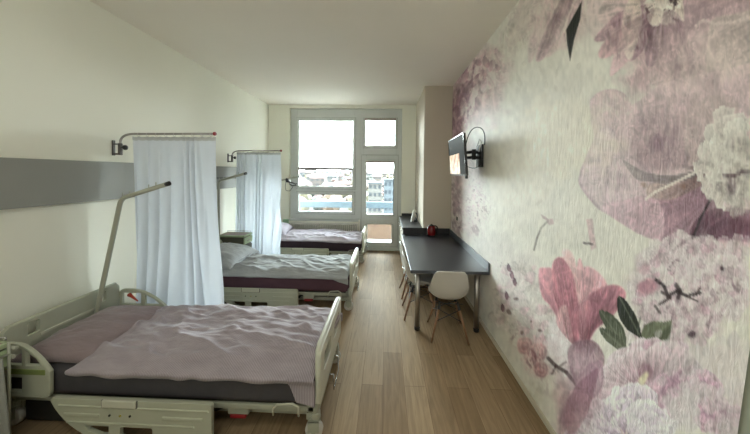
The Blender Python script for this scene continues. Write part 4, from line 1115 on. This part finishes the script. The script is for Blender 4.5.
# broad pale petals at the top right
fan([(690, -10), (684, 20), (676, 50), (672, 78), (676, 98), (700, 90), (716, 78), (770, 60), (770, -20)], 780, -20, (176, 152, 154), (170, 146, 150), .95, streak=.2, k=22)
fan([(712, 20), (708, 44), (706, 70), (714, 84), (732, 78), (770, 56), (770, 8), (736, 14)], 800, -10, (166, 154, 148), (180, 168, 160), .8, streak=.22, k=26, rim=(196, 184, 174))
fan([(664, 40), (652, 70), (650, 84), (672, 86), (690, 70), (690, 40), (678, 30)], 690, 0, (150, 124, 130), (184, 162, 162), .75, streak=.25)
line([(696, 26), (703, 20), (716, 24), (734, 22), (752, 16)], 1.6, (206, 194, 186), .55)
mottle(735, 95, 34, 28, [(146, 122, 128), (166, 142, 146), (180, 158, 160)], .8, 18, 14)
# huge mauve bloom, middle right
fan([(590, 112), (592, 98), (604, 90), (622, 92), (632, 108), (630, 140), (612, 160), (596, 140)], 650, 190, (186, 164, 164), (196, 176, 174), .9, streak=.22, rim=(180, 156, 160))
poly([(598, 131), (612, 120), (640, 100), (660, 84), (690, 76), (760, 62), (760, 252), (722, 236), (690, 243), (655, 240), (628, 228), (601, 211), (589, 199), (579, 184), (580, 170), (586, 156)], (192, 172, 172), .9, 2.5, .12, .8)
fan([(598, 131), (586, 156), (580, 171), (579, 184), (589, 199), (604, 212), (640, 222), (660, 200), (650, 170), (625, 150), (612, 128)], 690, 160, (184, 162, 166), (198, 182, 182), .85, streak=.2, k=24, rim=(168, 142, 152), rimw=4)
fan([(608, 150), (600, 168), (606, 186), (628, 196), (648, 190), (640, 164), (624, 146)], 690, 190, (186, 166, 166), (196, 178, 178), .55, streak=.2)
fan([(642, 104), (634, 120), (632, 146), (640, 166), (662, 172), (690, 164), (706, 150), (714, 110), (700, 84), (664, 86)], 662, 150, (150, 122, 130), (192, 172, 172), .75, streak=.25, k=14, soft=12)
mottle(662, 132, 26, 26, [(140, 112, 122), (164, 138, 146), (180, 156, 160), (190, 168, 170)], .6, 4, 8)
mottle(656, 143, 13, 9, [(110, 82, 94), (132, 104, 114), (156, 128, 136)], .8, 4, 6, .4, .9)
fan([(688, 110), (684, 140), (690, 164), (712, 160), (726, 140), (740, 110), (730, 96), (706, 98)], 740, 180, (170, 154, 148), (182, 164, 162), .8, streak=.22)
fan([(628, 222), (640, 206), (664, 188), (700, 172), (716, 190), (730, 214), (756, 236), (700, 243), (660, 240)], 720, 190, (134, 96, 112), (178, 144, 154), .9, streak=.3, k=18, soft=4)
fan([(602, 206), (626, 226), (660, 240), (664, 214), (652, 196), (624, 200)], 690, 180, (186, 158, 164), (192, 166, 172), .8)
fan([(648, 196), (650, 184), (676, 178), (704, 170), (708, 180), (690, 192), (668, 200)], 712, 172, (120, 92, 88), (178, 158, 150), .8, streak=.35)
fan([(690, 236), (702, 214), (730, 206), (756, 214), (756, 240), (724, 240)], 690, 240, (96, 60, 76), (146, 104, 122), .9, streak=.3)
fan([(622, 160), (634, 166), (650, 173), (672, 175), (692, 171), (711, 163), (694, 177), (668, 183), (648, 181), (636, 178)], 720, 168, (126, 114, 112), (150, 136, 136), .85, soft=1.5)
line([(646, 199), (655, 192), (672, 184), (690, 175), (708, 166)], 1.5, (208, 200, 190), .85)
line([(686, 150), (688, 158), (684, 166), (692, 168), (704, 160)], 2.2, (140, 122, 122), .7)
wash(683, 187, 7, 5, (132, 98, 80), .6); wash(645, 184, 3, 4, (160, 130, 110), .6)
line([(711, 198), (706, 208), (700, 219), (696, 230), (692, 238)], 1.4, (66, 50, 54), .85)
mottle(670, 120, 60, 44, [(160, 136, 142), (184, 164, 166), (198, 184, 180), (176, 152, 158)], .35, 9, 22, .3, .8)
mottle(612, 180, 30, 40, [(170, 146, 154), (192, 172, 176), (206, 196, 190), (184, 160, 168)], .45, 8, 24, .2, .9)
mottle(700, 60, 60, 50, [(156, 136, 138), (182, 164, 162), (202, 188, 180), (190, 174, 168)], .6, 12, 28, .5, .8)
mottle(560, 24, 40, 40, [(160, 136, 140), (196, 182, 174), (206, 200, 188), (186, 164, 164)], .45, 6, 18, .35, .8, 1.9)
mottle(626, 40, 30, 34, [(116, 84, 96), (170, 142, 146), (200, 184, 176), (184, 158, 160)], .45, 5, 14, .5, .7, 1.9)
mottle(615, 108, 30, 20, [(204, 198, 186), (192, 172, 172), (202, 190, 182)], .5, 8, 12)
poly([(582, 1), (574, 15), (566, 30), (567, 43), (570, 61), (574, 40), (580, 20)], (40, 48, 42), .97, 1.2, .3, .1)
fan([(566, -10), (556, 8), (544, 34), (536, 58), (542, 60), (554, 46), (565, 24), (574, -6)], 575, -30, (140, 112, 120), (180, 156, 158), .5, streak=.4)
fan([(654, 8), (626, 24), (606, 40), (598, 54), (606, 58), (628, 46), (646, 28)], 664, 2, (110, 76, 90), (190, 162, 162), .5, streak=.3)
fan([(664, 12), (660, 34), (660, 56), (670, 64), (682, 46), (684, 26), (676, 12)], 664, 2, (120, 88, 102), (186, 162, 164), .5, streak=.3)
# pale carnation at the right border
bloom(742, 158, 42, 13, [((176, 168, 160), (206, 202, 192)), ((186, 178, 170), (198, 190, 182)), ((160, 150, 146), (200, 196, 186))], 90, 270, .32, .1, .9, 1.15, edgec=(212, 208, 198), ruff=.6)
cluster(742, 165, 36, 44, 34, 9, [((168, 160, 152), (208, 204, 194)), ((150, 140, 136), (196, 190, 180))], .75)
mottle(736, 172, 36, 46, [(134, 122, 120), (168, 160, 152), (188, 182, 172), (202, 198, 188), (180, 170, 164)], .9, 9, 12, .4, .7, 1.7)
mottle(731, 184, 8, 14, [(96, 74, 80), (140, 120, 122), (186, 178, 170)], .8, 4, 6)
line([(724, 175), (734, 176), (742, 172), (752, 172)], 2.2, (108, 84, 90), .7); wash(740, 226, 20, 12, (118, 80, 94), .8)
# small stray petals and twigs on the open ground
poly([(586, 220), (592, 219), (597, 247), (592, 250)], (186, 158, 158), .7, 2, .2)
line([(534, 250), (537, 238), (541, 228), (548, 221)], 1.0, (116, 108, 98), .75)
poly([(545, 219), (553, 219), (554, 224), (549, 225)], (176, 146, 148), .7, 1.5)
poly([(540, 214), (546, 217), (549, 220), (543, 219)], (150, 116, 120), .7, 1)
line([(537, 204), (541, 201)], 1.8, (180, 172, 160), .6); line([(584, 243), (592, 244)], 1.2, (90, 66, 70), .7)
for i in range(30):
    x, y = prng.uniform(510, 590), prng.uniform(60, 250)
    petal(x, y, x+prng.uniform(-4, 4), y+prng.uniform(4, 14), prng.uniform(1, 3), (186, 180, 168), (196, 190, 176), .35)
# pale cluster of florets (hydrangea) right
wash(690, 285, 62, 50, (186, 168, 170), .8)
HP = [((176, 154, 158), (204, 192, 192)), ((190, 176, 176), (208, 200, 196)), ((160, 136, 142), (190, 172, 174)), ((198, 188, 184), (208, 202, 196)), ((176, 140, 152), (196, 170, 178))]
cluster(690, 285, 58, 48, 105, 11, HP, .75, (206, 196, 194)); cluster(672, 330, 40, 24, 26, 9, HP, .6); cluster(722, 262, 26, 24, 18, 14, HP, .8, (208, 202, 198))
mottle(692, 284, 60, 48, [(132, 108, 116), (172, 152, 156), (196, 184, 184), (210, 204, 200), (190, 170, 174), (206, 198, 194)], .62, 5.5, 6, 0, .4, 1.9)
cluster(690, 280, 50, 40, 26, 12, HP, .8, (212, 206, 200))
wash(648, 286, 13, 10, (184, 132, 146), .75); wash(645, 268, 10, 8, (188, 150, 160), .5)
line([(656, 280), (664, 286), (668, 296), (677, 291), (686, 296), (700, 293)], 1.8, (66, 52, 54), .85)
line([(662, 292), (670, 298), (660, 304)], 1.6, (80, 62, 62), .8); line([(688, 297), (697, 301)], 1.2, (80, 62, 62), .8); line([(676, 285), (680, 291), (678, 298)], 2.4, (72, 56, 60), .8); line([(696, 295), (700, 288)], 1.3, (84, 66, 66), .8)
line([(655, 306), (660, 313)], 1.4, (74, 60, 58), .7); wash(723, 268, 3, 3, (96, 64, 76), .9); wash(690, 335, 4, 4, (90, 60, 80), .8)
# left column of small pale flowers
SP = [((186, 176, 166), (204, 200, 190)), ((196, 184, 178), (208, 202, 194)), ((188, 152, 158), (202, 184, 182)), ((176, 166, 156), (198, 190, 182))]
FL = [(140, 110, 114), (180, 160, 156), (200, 190, 180), (208, 204, 194), (188, 172, 166), (206, 200, 190)]
mottle(520, 312, 24, 44, FL, .8, 5, 7, 0, .6, 1.9); mottle(548, 348, 26, 44, FL, .85, 5, 7, 0, .5, 1.9)
mottle(572, 352, 22, 30, [(150, 118, 128), (190, 172, 174), (210, 204, 200), (200, 186, 184), (212, 208, 204)], .85, 3.6, 8, 0, .5, 2)
mottle(500, 270, 14, 30, [(150, 120, 128), (204, 200, 188), (196, 184, 178), (206, 202, 190)], .5, 3.5, 6)
cluster(520, 300, 24, 34, 30, 11, SP, .7); cluster(548, 335, 20, 30, 22, 12, SP, .7); cluster(566, 345, 18, 26, 16, 11, [((196, 182, 180), (212, 206, 202))], .7)
for x, y in ((508, 263), (511, 270), (514, 277), (506, 291), (502, 303)): petal(x, y, x+1.5, y+9, 2.1, (96, 56, 72), (140, 96, 108), .85)
for x, y in ((511, 314), (516, 300), (530, 322), (540, 330), (522, 333)): wash(x, y, 2.5, 2, (110, 76, 70), .7)
for x, y, r_ in ((525, 346, 8), (539, 352, 8), (541, 370, 7)):
    for k_ in range(4):
        q_ = r_*(1-.22*k_); fan([(x-q_, y-q_*.5), (x-q_*.5, y-q_*1.1), (x+q_*.6, y-q_), (x+q_, y), (x+q_*.5, y+q_), (x-q_*.7, y+q_*.8)], x-q_*(.4 if k_ % 2 else -.4), y+q_, *([((140, 76, 88), (192, 150, 150)), ((176, 126, 130), (208, 188, 182))][k_ % 2]), .6, rim=(208, 180, 176) if k_ % 2 == 0 else (160, 96, 108), rimw=1.2)
mottle(534, 358, 14, 20, [(134, 76, 88), (176, 124, 130), (202, 176, 172), (208, 196, 188), (186, 140, 144)], .6, 3.2, 6, 0, .6, 2)
line([(548, 358), (556, 366), (566, 372), (576, 384), (584, 392)], 2.0, (84, 58, 60), .8); line([(556, 366), (552, 374)], 1.2, (96, 66, 68), .6); line([(560, 366), (566, 362)], 1.2, (96, 66, 68), .6)
mottle(530, 396, 18, 18, [(150, 146, 124), (184, 178, 160), (200, 196, 182)], .7, 6, 9)
# pink lily
wash(584, 350, 12, 22, (160, 122, 130), .7)
fan([(539, 271), (546, 268), (553, 271), (556, 300), (560, 322), (550, 306), (542, 296)], 584, 360, (140, 86, 100), (190, 138, 146), .97, streak=.3, rim=(200, 156, 160), rimw=1.5)
fan([(562, 252), (567, 249), (573, 254), (577, 268), (582, 300), (574, 310), (564, 280)], 578, 350, (186, 140, 146), (208, 180, 176), .97, streak=.25, rim=(214, 192, 186), rimw=1.6)
fan([(580, 258), (584, 268), (586, 290), (578, 290), (577, 268)], 580, 340, (180, 130, 138), (204, 166, 168), .95)
fan([(582, 270), (588, 266), (596, 270), (604, 279), (608, 290), (600, 312), (586, 346), (578, 330), (580, 296)], 584, 360, (150, 96, 110), (206, 166, 170), .98, streak=.38, k=24, rim=(214, 184, 182), rimw=1.6)
fan([(587, 300), (596, 290), (608, 285), (618, 285), (626, 293), (622, 304), (612, 316), (596, 330), (586, 344)], 580, 350, (124, 72, 88), (180, 126, 138), .98, streak=.38, k=22, rim=(196, 152, 158), rimw=2)
fan([(552, 284), (553, 264), (559, 257), (566, 261), (574, 276), (578, 300), (580, 326), (576, 346), (566, 330), (556, 308)], 580, 366, (140, 84, 98), (192, 132, 142), .98, streak=.36, k=26, rim=(206, 160, 164), rimw=1.6)
fan([(556, 322), (560, 308), (566, 306), (570, 322), (574, 344), (566, 338)], 572, 360, (120, 66, 84), (196, 160, 160), .9, streak=.4)
fan([(570, 318), (586, 300), (592, 312), (588, 340), (580, 356)], 582, 372, (130, 78, 92), (184, 130, 140), .6, streak=.5)
fan([(570, 345), (592, 340), (604, 356), (600, 380), (588, 396), (576, 384), (568, 362)], 590, 340, (138, 108, 116), (172, 146, 154), .85, streak=.25)
mottle(586, 370, 20, 30, [(120, 84, 98), (158, 126, 138), (186, 164, 170), (170, 140, 150)], .6, 6, 16, .2, .6)
mottle(572, 415, 16, 26, [(126, 86, 104), (166, 130, 144), (190, 164, 172)], .6, 6, 18, .2, .6)
# green leaves
def leaf(x0, y0, x1, y1, w, c0, c1, cv=0):
    petal(x0, y0, x1, y1, w, c0, c1, .97, cv, .5, None, .08, 0, .2); line([(x0, y0), ((x0+x1)/2, (y0+y1)/2), (x1, y1)], .7, (140, 146, 124), .4)
leaf(626, 348, 600, 310, 7.5, (120, 126, 104), (92, 100, 78), 2); leaf(628, 352, 600, 328, 6, (120, 124, 104), (98, 104, 84), 0)
leaf(641, 338, 619, 296, 8, (60, 66, 52), (50, 58, 46), -2)
line([(641, 336), (644, 342), (640, 346), (630, 345)], 1.6, (70, 78, 62), .9); line([(638, 330), (640, 318)], 1, (90, 96, 80), .7)
poly([(641, 334), (644, 325), (653, 321), (664, 322), (672, 320), (671, 330), (669, 342), (662, 350), (651, 351), (644, 344)], (118, 124, 98), .97, 1.6, .3, .2)
poly([(648, 343), (658, 336), (671, 324), (669, 342), (662, 350), (652, 350)], (94, 98, 76), .6, 3, .3, .2)
# bottom blooms
wash(650, 385, 40, 36, (190, 166, 174), .8)
bloom(652, 392, 50, 14, [((160, 120, 136), (204, 188, 190)), ((174, 138, 150), (208, 196, 196)), ((150, 110, 128), (190, 162, 172))], 150, 400, .3, .05, .9, 1.0, edgec=(210, 200, 200), ruff=.3, streak=.3)
for an in range(190, 350, 14): petal(648, 392, 648+52*math.cos(R(an)), 392+46*math.sin(R(an)), 9, (168, 122, 138), (206, 192, 192), .85, prng.uniform(-6, 6), .7, (212, 204, 202), streak=.35)
mottle(655, 390, 44, 36, [(120, 84, 102), (164, 134, 146), (196, 178, 184), (210, 202, 200)], .35, 9, 12)
fan([(640, 372), (650, 348), (668, 340), (690, 352), (706, 376), (690, 396), (664, 396)], 650, 404, (150, 110, 126), (200, 186, 186), .75, streak=.4, rim=(212, 204, 200))
fan([(664, 392), (676, 372), (694, 366), (704, 384), (698, 408), (680, 424), (668, 416)], 660, 420, (110, 74, 96), (176, 142, 158), .8, streak=.35, rim=(196, 172, 180))
wash(668, 404, 14, 16, (112, 70, 96), .65); wash(645, 372, 8, 10, (150, 100, 116), .5)
bloom(690, 420, 48, 12, [((150, 112, 132), (184, 150, 166)), ((168, 132, 148), (196, 170, 178))], 200, 380, .34, .1, .85, 1.0, edgec=(196, 172, 182), ruff=.4, streak=.25)
wash(643, 378, 5, 8, (206, 200, 170), .9); wash(668, 412, 7, 8, (206, 190, 196), .7)
bloom(625, 440, 52, 22, [((184, 166, 178), (212, 206, 206)), ((196, 182, 190), (214, 210, 208)), ((160, 136, 154), (206, 196, 200))], 185, 355, .17, .25, .95, 1.0, edgec=(216, 212, 210), ruff=.5, streak=.3)
wash(585, 405, 20, 26, (166, 122, 140), .55); wash(568, 418, 14, 26, (150, 106, 126), .5); wash(560, 395, 12, 18, (180, 150, 152), .5)
petal(600, 360, 582, 400, 14, (170, 140, 152), (180, 150, 160), .8, 0, .6, (160, 130, 142)); petal(598, 368, 570, 434, 12, (150, 108, 126), (176, 142, 150), .75, 4, .6)
cluster(712, 412, 36, 30, 14, 16, [((190, 180, 178), (204, 198, 194))], .55); wash(735, 420, 20, 30, (178, 160, 164), .4)
for i in range(26):
    x, y = prng.uniform(660, 742), prng.uniform(330, 420)
    petal(x, y, x+prng.uniform(-10, 10), y+prng.uniform(6, 20), prng.uniform(3, 9), (186, 178, 176), (200, 194, 190), .4)
wash(560, 140, 60, 50, (212, 204, 186), .6); wash(520, 180, 40, 60, (210, 204, 190), .6)
# overall paper mottling
C *= (1+.10*(fbm(MX/4, MY/7)-.5)+.10*(fbm(MX/30, MY/30)-.5)+.10*(N4(MX/2.2, MY/6)-.5))[..., None]
bl0 = lin((204, 200, 188)); pm0 = ssm(.05, .3, np.abs(C/bl0-1).max(-1))
w1 = (N2(MX/9, MY/11)-.5)*4; w2 = (N4(MX/9+4, MY/11)-.5)*4
rid = 1-np.abs(N1(MX/7+w1, MY/12+w2)*2-1); rid2 = 1-np.abs(N3(MX/3.2+w2, MY/6+w1)*2-1)
C *= (1+pm0*(.20*(rid**3-.3)+.14*(rid2**2-.4)+.16*(fbm(MX/16+9, MY/22)-.5)))[..., None]
bl_ = lin((204, 200, 188)); C = bl_*1.46*np.clip(C/bl_, 0.02, 1.15)**1.4
Lm = C.mean(-1, keepdims=True); C = Lm*np.array([1.0, 1.0, .965])*.0+Lm+(C-Lm)*.72
C = np.clip(C, 0, .95)

Pw = np.stack([np.full(YY.shape, XR), YY, ZZ], -1)
wall = grid_obj('wall_floral', Pw, None) if False else None
me = bpy.data.meshes.new('wall_floral')
idx = np.arange(NU*NV).reshape(NU, NV)
fq = np.stack([idx[:-1, :-1], idx[:-1, 1:], idx[1:, 1:], idx[1:, :-1]], -1).reshape(-1, 4)
me.from_pydata(Pw.reshape(-1, 3).tolist(), [], fq.tolist())
ca = me.color_attributes.new('mural', 'FLOAT_COLOR', 'POINT')
ca.data.foreach_set('color', np.concatenate([C.reshape(-1, 3), np.ones((NU*NV, 1))], 1).astype(np.float32).ravel())
for p in me.polygons: p.use_smooth = True
wo = bpy.data.objects.new('wall_floral', me); COL.objects.link(wo); tagit(wo, kind='structure')
mt = bpy.data.materials.new('floral_wallpaper'); mt.use_nodes = True; nt = mt.node_tree; b = nt.nodes['Principled BSDF']
at = nt.nodes.new('ShaderNodeAttribute'); at.attribute_name = 'mural'
nt.links.new(at.outputs['Color'], b.inputs['Base Color'])
b.inputs['Roughness'].default_value = .48; b.inputs['Specular IOR Level'].default_value = .3
t = nt.nodes.new('ShaderNodeTexCoord'); mp = nt.nodes.new('ShaderNodeMapping'); mp.inputs['Scale'].default_value = (1, 42, 9)
nt.links.new(t.outputs['Object'], mp.inputs[0])
n_ = nt.nodes.new('ShaderNodeTexNoise'); n_.inputs['Scale'].default_value = 1; n_.inputs['Detail'].default_value = 4; n_.inputs['Distortion'].default_value = .8
nt.links.new(mp.outputs[0], n_.inputs['Vector'])
bp = nt.nodes.new('ShaderNodeBump'); bp.inputs['Strength'].default_value = .55; bp.inputs['Distance'].default_value = .012
nt.links.new(n_.outputs[0], bp.inputs['Height']); nt.links.new(bp.outputs[0], b.inputs['Normal'])
me.materials.append(mt)
